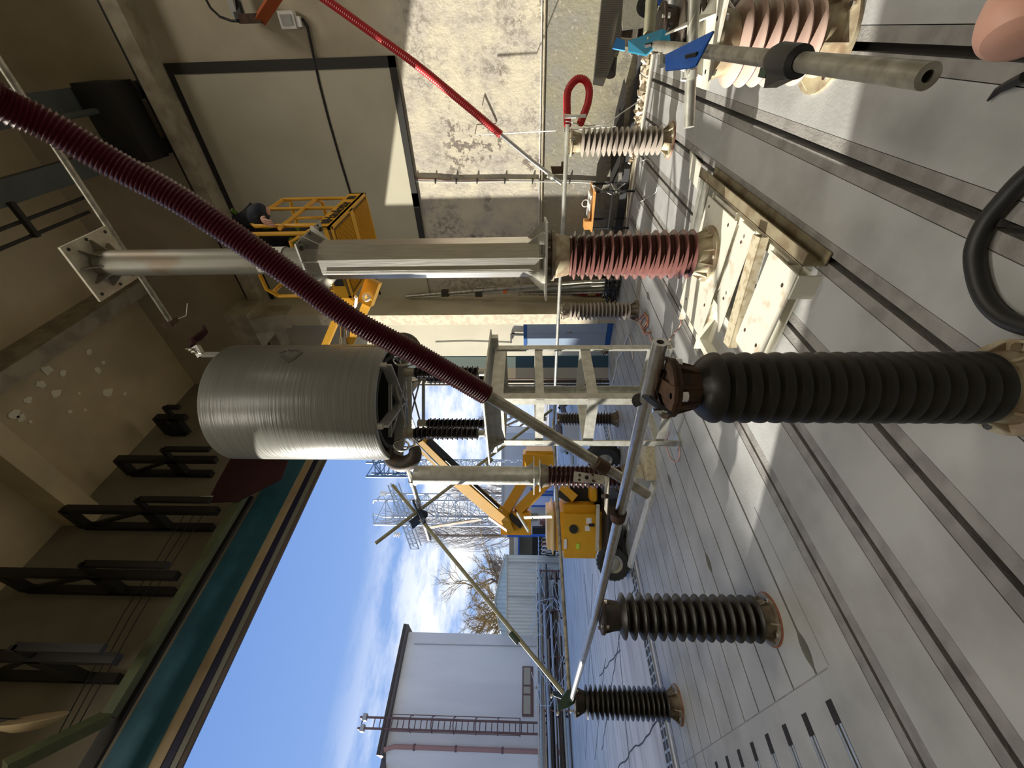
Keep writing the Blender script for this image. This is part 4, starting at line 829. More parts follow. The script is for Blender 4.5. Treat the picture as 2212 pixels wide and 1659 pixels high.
# black cable coil in the corner
t = thing('cable_coil', 'heap of coiled black cables on the floor in the corner', 'cable', (6.3, 3.3, 0))
for k in range(9):
    c = V((6.32+random.uniform(-.05, .05), 3.3+random.uniform(-.1, .1), .05+.025*k)); MB().tube([c+V((math.cos(a)*.12, math.sin(a)*(.2+random.uniform(0, .05)), random.uniform(-.01, .02))) for a in np.linspace(0, 2*PI, 18)[:-1]], .012, 6, closed=True).build('loop', cable, t)
strand('wall_cable', 'black cable draped from the extinguisher to the coil', [V((xe, 3.62, .5)), V((xe-.1, 3.55, .2)), V((6.3, 3.5, .12)), V((6.25, 3.75, .3)), V((6.15, 3.8, .5))], .012, cable, 'cable')
# blue cabinet
t = thing('steel_cabinet', 'blue grey two-door cabinet with bright blue edges beside the pilaster', 'cabinet', (6.5, 4.23, 0))
MB().bb((6.35, 3.96, .09), (6.72, 4.50, 1.54)).build('body', blue_cab, t, smooth=False)
MB().bb((6.335, 3.955, 1.54), (6.73, 4.505, 1.6)).build('top', blue_fr, t, smooth=False); MB().bb((6.335, 3.955, .0), (6.73, 4.505, .09)).build('plinth', blue_fr, t, smooth=False)
for y in ((3.965, 4.228), (4.232, 4.495)):
    d = MB().bb((6.335, y[0], .1), (6.35, y[1], 1.53)).build('door', blue_cab, t, smooth=False)
MB().bb((6.315, 4.20, .72), (6.335, 4.222, .82)).build('handle', chrome, t, smooth=False)
t = thing('wooden_crate', 'dark brown broken crate lying beside the blue cabinet', 'crate', (6.5, 4.66, 0))
for k in range(6): MB().bar(V((6.4, 4.56+.035*k, .02)), V((6.6, 4.6+.03*k, .5-.07*k)), .03, .08).build('slat', M('crate_wood', (.22, .12, .06), .8, var=(.1, .05, .03), vs_=20), t, smooth=False)
t = thing('wall_hook', 'small black bracket and wire on the cream wall above the cabinet', 'hook', pl(0, XW-.05, 1115, 733))
MB().bar(pl(0, XW-.05, 1104, 722), pl(0, XW-.05, 1133, 723), .04, .03).build('arm', blackm, t, smooth=False); MB().bar(pl(0, XW-.05, 1104, 722), pl(0, XW-.05, 1104, 740), .03, .03).build('drop', blackm, t, smooth=False)
strand('wall_wire', 'thin wire drooping along the cream wall from the hook to the gate', [pl(0, XW-.02, 940, 740), pl(0, XW-.02, 1010, 738), pl(0, XW-.02, 1105, 741)], .006, greyp, 'wire')
# copper cables
def squiggle(name, label, px, r, mat, cat='cable', z=.012):
    P = [fl(x, y, z) for x, y in px]; Q = []
    ext = [P[0]*2-P[1]]+P+[P[-1]*2-P[-2]]
    for i in range(1, len(ext)-2):
        for k in range(6):
            s = k/6; p0, p1, p2, p3 = ext[i-1:i+3]; Q.append(.5*((2*p1)+(p2-p0)*s+(2*p0-5*p1+4*p2-p3)*s*s+(3*p1-p0-3*p2+p3)*s**3))
    Q.append(P[-1]); o = MB().tube(Q, r, 6).build(name, mat, None, P[0]); return tag(o, label, cat)
squiggle('copper_lead', 'tangled copper lead at the foot of the grey insulator by the pilaster', [(1372, 668), (1378, 690), (1392, 676), (1398, 690), (1390, 712), (1400, 700), (1396, 680), (1384, 700), (1394, 718), (1406, 716)], .009, copper)
squiggle('copper_lead', 'second pinkish lead looped beside the tangled copper lead', [(1376, 680), (1372, 692), (1384, 702), (1392, 722), (1402, 722), (1410, 740), (1440, 745)], .008, salmon)
squiggle('thin_wire', 'thin brown wire curving over the slots from the base to the front pipe end', [(1510, 614), (1490, 632), (1478, 655), (1474, 680), (1468, 705), (1450, 728), (1440, 742)], .004, copper)
squiggle('orange_rope', 'short orange rope end under the red-brown insulator base', [(1505, 592), (1506, 605), (1514, 616), (1524, 610)], .008, M('rope_orange', (.8, .4, .15), .8))
squiggle('white_cable', 'white cable wandering over the floor beneath the galvanised stand', [(1322, 830), (1330, 800), (1334, 775), (1345, 760), (1352, 735), (1358, 725), (1364, 745), (1367, 775)], .01, whitec)
squiggle('pink_string', 'pale pink string loop on the floor at the stand foot', [(1445, 930), (1438, 960), (1448, 990), (1460, 998), (1468, 985), (1467, 960)], .005, salmon)
for i, (px) in enumerate(([(1420, 405), (1412, 420), (1378, 440), (1380, 455)], [(1384, 348), (1400, 345), (1412, 360)])):
    squiggle('grey_wire', 'thin pale wire scribble on the sunlit floor near the '+('bench' if i == 0 else 'pale insulator'), px, .004, whitec, 'wire')
# cream sill and steel box under insulator H
t = thing('cream_sill', 'rust stained cream steel trough on the floor behind the front pipe', 'trough', (3.3, 4.2, 0))
MB().box((3.208, 4.29, .245), (.42, .42, .012)).build('mount_plate', creampaint, t, smooth=False)
MB().box((3.208, 4.29, .12), (.2, .2, .235)).build('pedestal', creampaint, t, smooth=False)
P = [fl(*p) for p in ((1402, 950), (1416, 1045), (1372, 1210), (1352, 1195))]
MB().prism([fl(1383, 950), fl(1412, 955), fl(1418, 1038), fl(1392, 1040)], (0, 0, .1)).build('steel_box', beige_ch, t, smooth=False)
MB().prism([fl(1412, 1040), fl(1418, 1055), fl(1366, 1228), fl(1358, 1222)], (0, 0, .03)).build('edge_beam', creampaint, t, smooth=False)
MB().prism([fl(1392, 1040), fl(1412, 1040), fl(1358, 1222), fl(1340, 1215)], (0, 0, .012)).build('trough_floor', galv, t, smooth=False)
MB().prism([fl(1375, 1040), fl(1379, 1042), fl(1335, 1200), fl(1330, 1195)], (0, 0, .16)).build('back_beam', creampaint, t, smooth=False)

# ================================================================ boom lift
fwh = V((FW.x, FW.y, 0)).normalized(); rth = V((RT.x, RT.y, 0)).normalized()
RL = Matrix((rth, fwh, V((0, 0, 1)))).transposed()
bl = thing('boom_lift', 'yellow articulated boom lift standing in the gateway with its cage raised indoors', 'boom lift', (4.0, 6.9, 0))
def rbox(c, d, name, mat, bev=.08, seg=3, R=RL, par=bl):
    bm = bmesh.new(); bmesh.ops.create_cube(bm, size=1)
    for v_ in bm.verts: v_.co = V((v_.co.x*d[0], v_.co.y*d[1], v_.co.z*d[2]))
    bmesh.ops.bevel(bm, geom=bm.edges[:], offset=bev, segments=seg, affect='EDGES')
    m_ = MB(); m_.add([V(c)+R @ v_.co for v_ in bm.verts], [tuple(v_.index for v_ in f.verts) for f in bm.faces]); bm.free(); return m_.build(name, mat, par)
def hgt(x, depth): return 1.5+(1143-x)/FPX*depth
cb = dp(1247, 1134, 7.3)
tur = rbox(cb, (.9, .9, .78), 'turret_body', yellow, .12, 4)
rbox(dp(1192, 1134, 7.35), (.8, .8, .2), 'turret_hood', M('sunlit_hood', (.75, .55, .25), .4), .09, 3)  # sun highlight on the hood painted in as a paler yellow
rbox(dp(1165, 990, 7.6), (.36, .7, .6), 'side_cover', yellow, .06, 3)
MB().tube([dp(1239, 1143, 6.83), dp(1239, 1143, 6.9)], .072, 24).build('dark_port', blackm, tur)
for x, y, w_, h_, mt in ((1272, 1125, .1, .09, whitec), (1269, 1141, .09, .08, whitec), (1221, 1175, .16, .05, whitec), (1248, 1180, .09, .06, M('green_sticker', (.55, .7, .05), .5))):
    MB().box(dp(x, y, 6.845), (w_, .008, h_), RL).build('sticker', mt, tur, smooth=False)
MB().box(dp(1278, 1134, 6.84), (.05, .02, .09), RL).build('latch', blackm, tur, smooth=False)
MB().box(dp(1255, 1065, 7.5), (.55, .6, .55), RL).build('engine_bay', blackm, bl, smooth=False)
MB().bar(dp(1212, 1052, 7.2), dp(1242, 1078, 7.1), .12, .14).build('side_arm', yellow, bl, smooth=False)
rbox(dp(1278, 1062, 7.2), (.22, .5, .12), 'step_plate', yellow, .02, 2)
MB().bar(dp(1205, 1065, 7.15), dp(1228, 1078, 7.1), .1, .1).build('black_cylinder', blackm, bl)
MB().box(dp(1308, 1110, 7.2), (1.0, 1.7, .22), RL).build('chassis', blackm, bl, smooth=False)
MB().box(dp(1325, 1170, 6.6), (.35, .1, .1), RL).build('plate_holder', blackm, bl, smooth=False)
text('HAULOTTE', whitec, bl, dp(1331, 1178, 6.52), rth*-1*-1, V((0, 0, 1)), .07, 'lettering')
MB().bar(dp(1292, 1090, 6.7), dp(1290, 1190, 6.65), .04, .05).build('white_rail', creampaint, bl, smooth=False)
for i, (x, y, r_) in enumerate(((1323, 1216, .235), (1305, 988, .27), (1312, 1090, .26))):
    dd = (6.3, 6.9, 7.3)[i]; c = dp(x, y, dd); c.z = r_-.012; ax = (V((1, .25, 0)) if i else V((.62, .78, 0))).normalized()
    w2 = MB().lathe([(.13, -.1), (r_*.93, -.11), (r_, -.08), (r_, .08), (r_*.93, .11), (.13, .1), (.13, -.1)], c, ax, n=36).build('wheel', tyre, bl)
    MB().lathe([(.001, -.06), (.06, -.07), (.1, -.05), (.13, -.09), (.13, .09), (.001, .06)], c, ax, n=24).build('rim', galv, w2)
    mb = MB(); 
    for k in range(24):
        a = 2*PI*k/24; d_, u_, v2 = basis(ax); rr = u_*math.cos(a)+v2*math.sin(a); mb.bar(c+rr*(r_-.003)-ax*.09, c+rr*(r_-.003)+ax*.09+rr.cross(ax)*.04, .03, .012, rr)
    mb.build('tread', tyre, w2, smooth=False, stuff=True)
# riser arms
ydark = M('machine_yellow_dark', (.55, .3, .02), .5)
for a_, b4 in (((1150, 1008, 7.4), (1092, 1106, 7.0)), ((1188, 1035, 7.3), (1118, 1106, 7.0))): MB().bar(dp(*a_), dp(*b4), .13, .16).build('riser_arm', yellow, bl, smooth=False)
MB().box(dp(1115, 1128, 6.95), (.32, .3, .5), RL).build('elbow_box', yellow, bl, smooth=False)
MB().bar(dp(1100, 1112, 6.85), dp(1128, 1136, 6.8), .16, .1).build('elbow_cylinder', blackm, bl)
MB().bar(dp(1080, 1100, 6.8), dp(1105, 1150, 6.75), .1, .12).build('elbow_plate', ydark, bl, smooth=False)
B0 = dp(1098, 1128, 6.85); B1 = dp(985, 1030, 6.35); B2 = dp(905, 952, 6.0); B3 = dp(748, 800, 5.35)
MB().bar(B0, B1, .15, .2).build('main_boom', yellow, bl, smooth=False)
MB().bar(B0.lerp(B1, .45)+V((-.02, -.085, .0)), B1+V((-.02, -.085, .0)), .02, .07).build('side_slot', blackm, bl, smooth=False)
MB().bar(B0.lerp(B1, .2)+V((-.02, -.09, -.05)), B0.lerp(B1, .5)+V((-.02, -.09, .05)), .02, .09).build('stiffener', M('pale_yellow2', (.78, .5, .15), .5), bl, smooth=False)  # stiffener in a paler yellow than the boom
MB().tube([B0.lerp(B1, .3)+V((-.03, -.12, -.09)), B1.lerp(B2, .4)+V((-.03, -.12, -.09))], .03, 10).build('cable_conduit', blackm, bl)
MB().bar(B0.lerp(B1, .3)+V((0, 0, .13)), B1+V((0, 0, .10)), .12, .03).build('boom_top_plate', M('pale_yellow', (.8, .6, .25), .5), bl, smooth=False)  # top plate in a paler yellow than the boom
MB().bar(B1, B2, .12, .18).build('inner_boom', ydark, bl, smooth=False)
MB().tube([B0.lerp(B1, .5)+V((0, -.12, .13)), B1+V((0, -.12, .12)), B2+V((0, -.12, .1))], .045, 12).build('ram', chrome, bl)
MB().bar(B1+V((0, 0, -.14)), B2+V((0, 0, -.12)), .09, .1).build('cable_tray', blackm, bl, smooth=False)
MB().bar(B2, B3, .1, .14).build('inner_boom', blackm, bl, smooth=False)
for k in range(5): p = B0.lerp(B2, .25+.15*k)+V((0, 0, .14)); MB().box(p, (.05, .05, .06), RL).build('boom_fitting', galv, bl, smooth=False)
MB().tube([B1+V((0, 0, .14)), B1.lerp(B0, .3)+V((.05, 0, -.1)), B0.lerp(B1, .2)+V((0, .1, -.05))], .025, 8).build('hydraulic_hose', blackm, bl)
MB().box(B3, (.2, .2, .3), RL).build('knuckle', yellow, bl, smooth=False)
J1a, J1b = dp(700, 752, 5.2), dp(733, 675, 4.95); J2a, J2b = dp(752, 752, 5.2), dp(800, 640, 4.8)
MB().bar(J1a, J1b, .1, .07).build('jib_link', yellow, bl, smooth=False); MB().bar(J2a, J2b, .1, .09).build('jib_link', yellow, bl, smooth=False)
MB().tube([dp(742, 748, 5.15), dp(742, 700, 5.0)], .035, 14).build('jib_ram', chrome, bl); MB().tube([dp(742, 752, 5.1), dp(742, 730, 5.1)], .05, 14).build('jib_ram_body', galv, bl)
MB().bar(dp(728, 668, 4.9), dp(722, 625, 4.8), .09, .12).build('cage_bracket', yellow, bl, smooth=False); MB().bar(dp(790, 655, 4.85), dp(808, 605, 4.75), .12, .16).build('cage_bracket', yellow, bl, smooth=False)
MB().bar(dp(770, 660, 4.85), dp(735, 640, 4.8), .08, .1).build('cage_bracket', yellow, bl, smooth=False)
MB().lathe([(.02, 0), (.045, 0), (.045, .03), (.02, .03), (.02, 0)], dp(792, 643, 4.7), -FW, n=20).build('pin_end', whitec, bl)
MB().tube([dp(757, 630, 4.7), dp(770, 643, 4.72), dp(768, 660, 4.8), dp(758, 668, 4.9)], .018, 8).build('hydraulic_hose', whitec, bl)
# cage
cg0 = (3.83, 1.36, 3.36); cx1, cy1 = 4.9, 2.1; zF = 3.36; zR = 4.25
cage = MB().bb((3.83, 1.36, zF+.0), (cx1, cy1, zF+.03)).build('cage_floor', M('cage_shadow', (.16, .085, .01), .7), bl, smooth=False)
mb = MB()
for k in range(30): x = 3.9+k*.033; mb.bb((x, 1.42, zF-.012), (x+.012, cy1-.06, zF))
mb.build('floor_grating', yellow, cage, smooth=False, stuff=True)
for a_, b4 in (((3.83, 1.36), (cx1, 1.385)), ((3.83, cy1-.025), (cx1, cy1)), ((3.83, 1.36), (3.855, cy1)), ((cx1-.025, 1.36), (cx1, cy1)), ((4.33, 1.37), (4.42, cy1-.02))):
    MB().bb((*a_, zF-.015), (*b4, zF+(.17 if a_ != (4.33, 1.37) else 0))).build('toe_board', yellow, cage, smooth=False)
text('Haulotte', blackm, cage, (4.28, 1.355, zF+.09), (1, 0, 0), (0, 0, 1), .16, 'lettering')
for x in (3.98, 4.72): MB().box((x, 1.357, zF+.09), (.1, .006, .08)).build('hazard_mark', blackm, cage, smooth=False)
MB().box((3.826, 1.9, zF+.09), (.006, .12, .1)).build('hazard_mark', blackm, cage, smooth=False)
def rr(pts, r=.02, nm='rail'): MB().tube(pts, r, 10).build(nm, yellow, cage)
rr([V((3.95, 1.38, zF+.15)), V((3.95, 1.38, zR-.1)), V((4.05, 1.38, zR)), V((4.75, 1.38, zR)), V((4.88, 1.42, zR-.02)), V((4.88, 1.55, zR)), V((4.88, 2.0, zR)), V((4.8, 2.08, zR))])
rr([V((3.95, 1.38, zF+.15)), V((3.85, 1.5, zR-.45)), V((3.85, 2.0, zR-.45))])
for z in (zR-.38,): rr([V((3.87, 1.38, z)), V((4.75, 1.38, z)), V((4.88, 1.45, z)), V((4.88, 2.05, z))])
for p in ((4.78, 1.38), (4.88, 1.62), (4.45, 1.38), (4.88, 2.05), (4.1, 2.08), (4.4, 2.08)): rr([V((*p, zF+.15)), V((*p, zR))], .018, 'post')
rr([V((3.85, 2.08, zF+.15)), V((3.85, 2.08, zR-.1)), V((3.95, 2.08, zR)), V((4.85, 2.08, zR))])
rr([V((3.85, 1.42, zR-.1)), V((3.85, 1.5, zR)), V((3.85, 2.0, zR)), V((3.85, 2.08, zR-.1))])
rr([V((3.85, 1.42, zF+.15)), V((3.85, 1.42, zR-.1))])
# person bent over the rail
pj = dict(pel=dp(602, 522, 4.45), waist=dp(560, 518, 4.35), chest=dp(528, 502, 4.22), neck=dp(540, 478, 4.1), hl=dp(612, 505, 4.42), hr=dp(612, 540, 4.52), kl=dp(678, 500, 4.3), kr=dp(678, 535, 4.45), al=dp(733, 508, 4.33), ar=dp(738, 538, 4.5), tl=dp(738, 500, 4.24), tr=dp(743, 530, 4.42),
          sl=dp(528, 475, 4.12), sr=dp(520, 530, 4.3), el=dp(545, 462, 4.02), er=dp(548, 552, 4.22), wl_=dp(566, 474, 3.96), wr_=dp(572, 562, 4.12))
rad = dict(pel=.16, waist=.17, chest=.2, neck=.09, hl=.11, hr=.11, kl=.08, kr=.08, al=.055, ar=.055, tl=.045, tr=.045, sl=.11, sr=.11, el=.075, er=.07, wl_=.04, wr_=.04)
ed = [('pel', 'waist'), ('waist', 'chest'), ('chest', 'neck'), ('pel', 'hl'), ('pel', 'hr'), ('hl', 'kl'), ('hr', 'kr'), ('kl', 'al'), ('kr', 'ar'), ('al', 'tl'), ('ar', 'tr'), ('chest', 'sl'), ('chest', 'sr'), ('sl', 'el'), ('sr', 'er'), ('el', 'wl_'), ('er', 'wr_')]
def skinned(name, joints, rads, edges_, mat, parent=None, org=None, sub=2):
    ks = list(joints); o_ = ORG[parent.name] if parent is not None else V(org); me = bpy.data.meshes.new(name)
    me.from_pydata([V(joints[k])-o_ for k in ks], [(ks.index(a), ks.index(b)) for a, b in edges_], []); o = bpy.data.objects.new(name, me); C.objects.link(o)
    o.modifiers.new('skin', 'SKIN'); sv = me.skin_vertices[0].data
    for i, k in enumerate(ks): sv[i].radius = (rads[k], rads[k]); sv[i].use_root = (i == 0)
    s = o.modifiers.new('s', 'SUBSURF'); s.levels = sub; s.render_levels = sub
    dg = bpy.context.evaluated_depsgraph_get(); m2 = bpy.data.meshes.new_from_object(o.evaluated_get(dg)); o.modifiers.clear(); o.data = m2
    m2.materials.clear(); m2.materials.append(mat); m2.polygons.foreach_set('use_smooth', [True]*len(m2.polygons))
    if parent is not None: o.parent = parent
    else: o.location = o_
    ORG[o.name] = V(o_); return o
pers = thing('person', 'person in dark clothing and green harness bending over the cage rail', 'person', (4.45, 1.8, 3.4))
skinned('body', pj, rad, ed, darkcloth, pers)
hd = {'a': dp(545, 474, 4.08), 'b': dp(556, 464, 4.03), 'c': dp(566, 458, 4.0), 'd': dp(574, 457, 3.99)}
skinned('head', hd, {'a': .09, 'b': .11, 'c': .1, 'd': .06}, [('a', 'b'), ('b', 'c'), ('c', 'd')], M('dark_blue_cap', (.012, .018, .035), .8), pers)
skinned('face', {'a': dp(566, 458, 4.04), 'b': dp(578, 460, 4.05), 'c': dp(584, 463, 4.07)}, {'a': .08, 'b': .06, 'c': .03}, [('a', 'b'), ('b', 'c')], skin, pers)
for s, wk in ((0, 'wl_'), (1, 'wr_')):
    w0 = V(pj[wk]); dirp = (w0-V(pj['el' if s == 0 else 'er'])).normalized(); side = dirp.cross(V((0, 0, 1))).normalized(); dn = V((0, 0, -1))
    J_ = {'w': w0, 'p': w0+dirp*.045}; R_ = {'w': .028, 'p': .034}; E_ = [('w', 'p')]
    for k in range(4):
        b5 = w0+dirp*.085+side*(-.03+.02*k); J_['a%d' % k] = b5; J_['b%d' % k] = b5+dirp*.03+dn*.012; J_['c%d' % k] = b5+dirp*.035+dn*(.038+.004*(k % 3)); R_.update({'a%d' % k: .0105, 'b%d' % k: .0095, 'c%d' % k: .0085}); E_ += [('p', 'a%d' % k), ('a%d' % k, 'b%d' % k), ('b%d' % k, 'c%d' % k)]
    J_['t0'] = w0+dirp*.03+side*-.035; J_['t1'] = w0+dirp*.055+side*-.05+dn*.025; R_['t0'] = .012; R_['t1'] = .009; E_ += [('p', 't0'), ('t0', 't1')]
    skinned('hand', J_, R_, E_, skin, pers, sub=1)
for a_, b4 in (('chest', 'hl'), ('chest', 'hr'), ('sl', 'hr'), ('sr', 'hl')):
    p = V(pj[a_]); q = V(pj[b4]); off = V((-.12, -.14, 0)); MB().bar(p+off, q+off*.85, .035, .008, off).build('harness_strap', harness, pers, smooth=False)
MB().bar(dp(640, 490, 4.25), dp(670, 520, 4.3), .04, .01, (-1, -1, 0)).build('harness_strap', harness, pers, smooth=False)
MB().bar(dp(655, 535, 4.3), dp(625, 515, 4.25), .04, .01, (-1, -1, 0)).build('harness_strap', harness, pers, smooth=False)

# ================================================================ the yard beyond the gateway
YB = 23.4
def bpt(x, y): return pl(1, YB, x, y)
zE = 7.7; xR = bpt(1000, 1368).x; xL = 3.1
b1 = thing('rendered_building', 'tall pale grey rendered building with a dark roof edge and wall ladder', 'building', (5, YB, 0))
MB().bb((xL, YB, -.1), (xR, YB+9, zE)).build('wall', render_w, b1, smooth=False)
MB().bb((-22, YB+.9, -.1), (xL, YB+9, zE)).build('wing_wall', render_w, b1, smooth=False)
MB().prism([V((xL, YB, -.1)), V((xL, YB+.9, -.1)), V((xL-.7, YB+.9, -.1))], (0, 0, zE+.1)).build('chamfered_corner', render_w, b1, smooth=False)
MB().bb((xL-.3, YB-.35, zE), (xR+.25, YB+9, zE+.22)).build('roof_edge', roofd, b1, smooth=False)
MB().bb((-22, YB+.5, zE), (xL-.3, YB+9, zE+.22)).build('roof_edge', roofd, b1, smooth=False)
MB().bb((xL-.3, YB-.4, zE+.12), (xR+.25, YB-.33, zE+.24)).build('gutter', darkiron, b1)
wn = MB().bb((bpt(1140, 1548).x, YB-.05, bpt(1152, 1500).z), (bpt(1140, 1440).x, YB, bpt(1128, 1500).z)).build('window', brownp, b1, smooth=False)
for a_, b4 in ((1443, 1480), (1484, 1499), (1503, 1543)): MB().bb((bpt(1140, b4).x, YB-.06, bpt(1146, 1500).z), (bpt(1140, a_).x, YB-.045, bpt(1131, 1500).z)).build('pane', glass_d, wn, smooth=False)
MB().bb((bpt(1158, 1488).x, YB-.04, bpt(1160, 1485).z), (bpt(1158, 1483).x, YB, bpt(1155, 1485).z)).build('vent_tile', creamf, b1, smooth=False)
mb = MB()
mb.tube([bpt(895, 1391)-V((0, .02, 0)), bpt(1160, 1397)-V((0, .02, 0))], .02, 5); mb.build('lightning_wire', greyp, b1)
dpx = bpt(1000, 1619).x
MB().tube([V((dpx-.15, YB-.3, zE)), V((dpx, YB-.1, zE-.4)), V((dpx, YB-.1, 0))], .09, 12).build('downpipe', pinkpipe, b1)
for z in (6.4, 4.6, 2.6): MB().lathe([(.1, z), (.12, z), (.12, z+.08), (.1, z+.08)], (dpx, YB-.1, 0), n=12).build('pipe_clip', brownp, b1)
ld = thing('wall_ladder', 'brown safety-hooped ladder fixed to the pale rendered building', 'ladder', (4, YB-.3, 0))
lx0, lx1 = bpt(1000, 1584).x, bpt(1000, 1560).x; ly = YB-.35
for x in (lx0, lx1): MB().tube([V((x, ly, .6)), V((x, ly, zE+1.3)), ], .045, 8).build('side_rail', brownp, ld)
for k in range(30): z = .8+.26*k; MB().tube([V((lx0, ly, z)), V((lx1, ly, z))], .022, 6).build('rung', brownp, ld)
for k in range(7):
    z = 1.9+.95*k; c = V(((lx0+lx1)/2, ly, z)); r_ = (lx1-lx0)/2+.1; MB().tube([c+V((math.cos(a)*r_, -.05-math.sin(a)*.6, 0)) for a in np.linspace(0, PI, 12)], .025, 6).build('hoop', brownp, ld)
for x in (lx0-.1, lx1+.1): MB().tube([V((x, ly-.2, 1.9)), V((x, ly-.2, 7.6))], .018, 6).build('cage_strap', brownp, ld)
MB().tube([V((lx0, ly, zE+1.3)), V((lx0, ly+.5, zE+1.35)), V((lx1, ly+.5, zE+1.35)), V((lx1, ly, zE+1.3))], .04, 8).build('top_hoop', brownp, ld)
for x in (lx0, lx1): MB().box((x, ly, zE+1.1), (.25, .25, .16)).build('flood_light', greyp, ld, smooth=False)
# corrugated shed
def corrugated(a, b_, z0, z1, name, mat, par, pitch=.14, dz=None):
    a = V(a); b_ = V(b_); d = (b_-a); ln = d.length; d.normalize(); nrm = V((d.y, -d.x, 0)); n = int(ln/pitch*4); mb = MB(); P = []
    for i in range(n+1):
        s = ln*i/n; p = a+d*s+nrm*(.022*math.sin(2*PI*s/pitch)); zt2 = z1 if dz is None else dz(s/ln); P += [V((p.x, p.y, z0)), V((p.x, p.y, zt2))]
    return mb.add(P, [(2*i, 2*i+2, 2*i+3, 2*i+1) for i in range(n)]).build(name, mat, par, recalc=False)
s0, s1 = dp(1205, 1376, 20.2), dp(1205, 1200, 21.2)
sh = thing('metal_shed', 'low corrugated metal shed with a shallow gable between the building and the machine', 'shed', s0)
corrugated(s0, s1, -.02, 2.62, 'front_sheeting', corr, sh, .16)
corrugated(s0+V((0, -.03, 0)), s1+V((0, -.03, 0)), 2.64, 3.0, 'gable_sheeting', M('corrugated_blue', (.5, .6, .62), .5, .3, var=(.4, .48, .5), vs_=2), sh, .2, dz=lambda s: 2.72+.5*(1-abs(s-.42)/.58))
MB().bar(V((s0.x, s0.y-.06, 2.63)), V((s1.x, s1.y-.06, 2.63)), .05, .05).build('eaves_rail', galv, sh, smooth=False)
mid_ = s0.lerp(s1, .42)
MB().bar(V((s0.x, s0.y-.1, 2.93)), V((mid_.x, mid_.y-.1, 3.23)), .08, .05).build('roof_verge', galv, sh, smooth=False); MB().bar(V((mid_.x, mid_.y-.1, 3.23)), V((s1.x, s1.y-.1, 2.75)), .08, .05).build('roof_verge', galv, sh, smooth=False)
for f_ in (.47, .9): p = s0.lerp(s1, f_); MB().bar(V((p.x, p.y-.06, 0)), V((p.x, p.y-.06, 2.6)), .04, .03, (0, 1, 0)).build('door_edge', greyp, sh, smooth=False)
# bicycle shelter and grey workshop
b3 = thing('shelter', 'open fronted shelter with a cream roof beam beyond the yellow machine', 'shelter', dp(1200, 1180, 23))
def facing(p, q, thick, name, mat, par): # wall panel between two sight points at same depth, built as a slab with depth behind
    P = [dp(p[0], p[1], p[2]), dp(q[0], p[1], p[2]), dp(q[0], q[1], q[2]), dp(p[0], q[1], q[2])]
    return MB().prism(P, fwh*thick).build(name, mat, par, smooth=False)
facing((1100, 1215, 22.5), (1110, 1140, 22.5), 1.2, 'roof_beam', creamf, b3); facing((1110, 1215, 22.5), (1121, 1140, 22.5), 1.0, 'fascia', cream_w, b3)
facing((1121, 1215, 23.5), (1150, 1158, 23.5), .3, 'back_wall', M('shelter_wall', (.14, .13, .1), .9), b3); facing((1150, 1215, 23.6), (1206, 1140, 23.6), .3, 'dark_opening', blackm, b3)  # black sheet puts the shade inside the open front into colour
facing((1119, 1215, 22.3), (1122, 1155, 22.3), .1, 'blue_trim', bluep, b3); facing((1095, 1160, 22.4), (1206, 1157, 22.4), .2, 'post', bluep, b3)
for k in range(4):
    c = dp(1192, 1165+9*k, 20.5); c.z = .34; t = thing('bicycle', ['bicycle parked under the shelter, nearest the yellow machine', 'bicycle parked under the shelter, second from the machine', 'bicycle parked under the shelter, third from the machine', 'bicycle parked under the shelter, by the shed corner'][k], 'bicycle', V((c.x, c.y, 0)), 'bicycles under the shelter')
    for s in (-1, 1): MB().tube(arc(c+V((.1, .5, 0))*s, (1, -.3, 0), .33, 0, 2*PI, 18)[:-1], .02, 6, closed=True).build('wheel', blackm, t)
    a_, b4 = c+V((.1, .5, 0)), c-V((.1, .5, 0)); st = c+V((0, 0, .5))-V((.03, .15, 0)); hb = c+V((.07, .35, .55))
    for p, q in ((a_, hb), (hb, st), (st, c), (c, hb), (c, b4), (st, b4)): MB().tube([p, q], .02, 6).build('frame_tube', (creamf, salmon, whitec, creampaint)[k], t)
    MB().box(st+V((0, 0, .12)), (.12, .26, .06)).build('saddle', blackm, t, smooth=False); MB().tube([hb+V((-.25, .05, .15)), hb+V((0, 0, .12)), hb+V((.25, -.05, .15))], .016, 6).build('handlebar', chrome, t)
b2 = thing('grey_workshop', 'long low grey workshop with blue framed doors behind the lattice towers', 'building', dp(1200, 1060, 27))
facing((1087, 1160, 26), (1208, 935, 28), 4, 'wall', M('workshop_wall', (.55, .54, .52), .8, var=(.48, .47, .45), vs_=1), b2); facing((1083, 1160, 25.9), (1088, 935, 27.9), 4.2, 'roof_edge', greyp, b2)
for a_, b4 in ((1034, 1064), (1068, 1095)):
    f_ = facing((1146, b4, 25.9), (1205, a_, 26.0), .1, 'door', bluep, b2); facing((1150, b4-4, 25.8), (1200, a_+4, 25.9), .05, 'door_panel', M('pale_blue_door', (.42, .5, .7), .6), f_)
for a_ in (1000, 1108): f_ = facing((1140, a_+18, 25.9), (1165, a_, 25.95), .05, 'window', greyp, b2); facing((1143, a_+16, 25.8), (1162, a_+2, 25.85), .05, 'pane', glass_d, f_)
for i, (x, y) in enumerate(((1166, 1125), (1172, 1132), (1166, 1142))): tag(facing((x, y+9, 24), (x+13, y, 24), .5, 'brick_pallet', M('brick_red', (.25, .11, .09), .9), None), 'stack of red bricks by the grey workshop, '+('nearest the machine', 'middle one', 'nearest the shelter')[i], 'bricks')
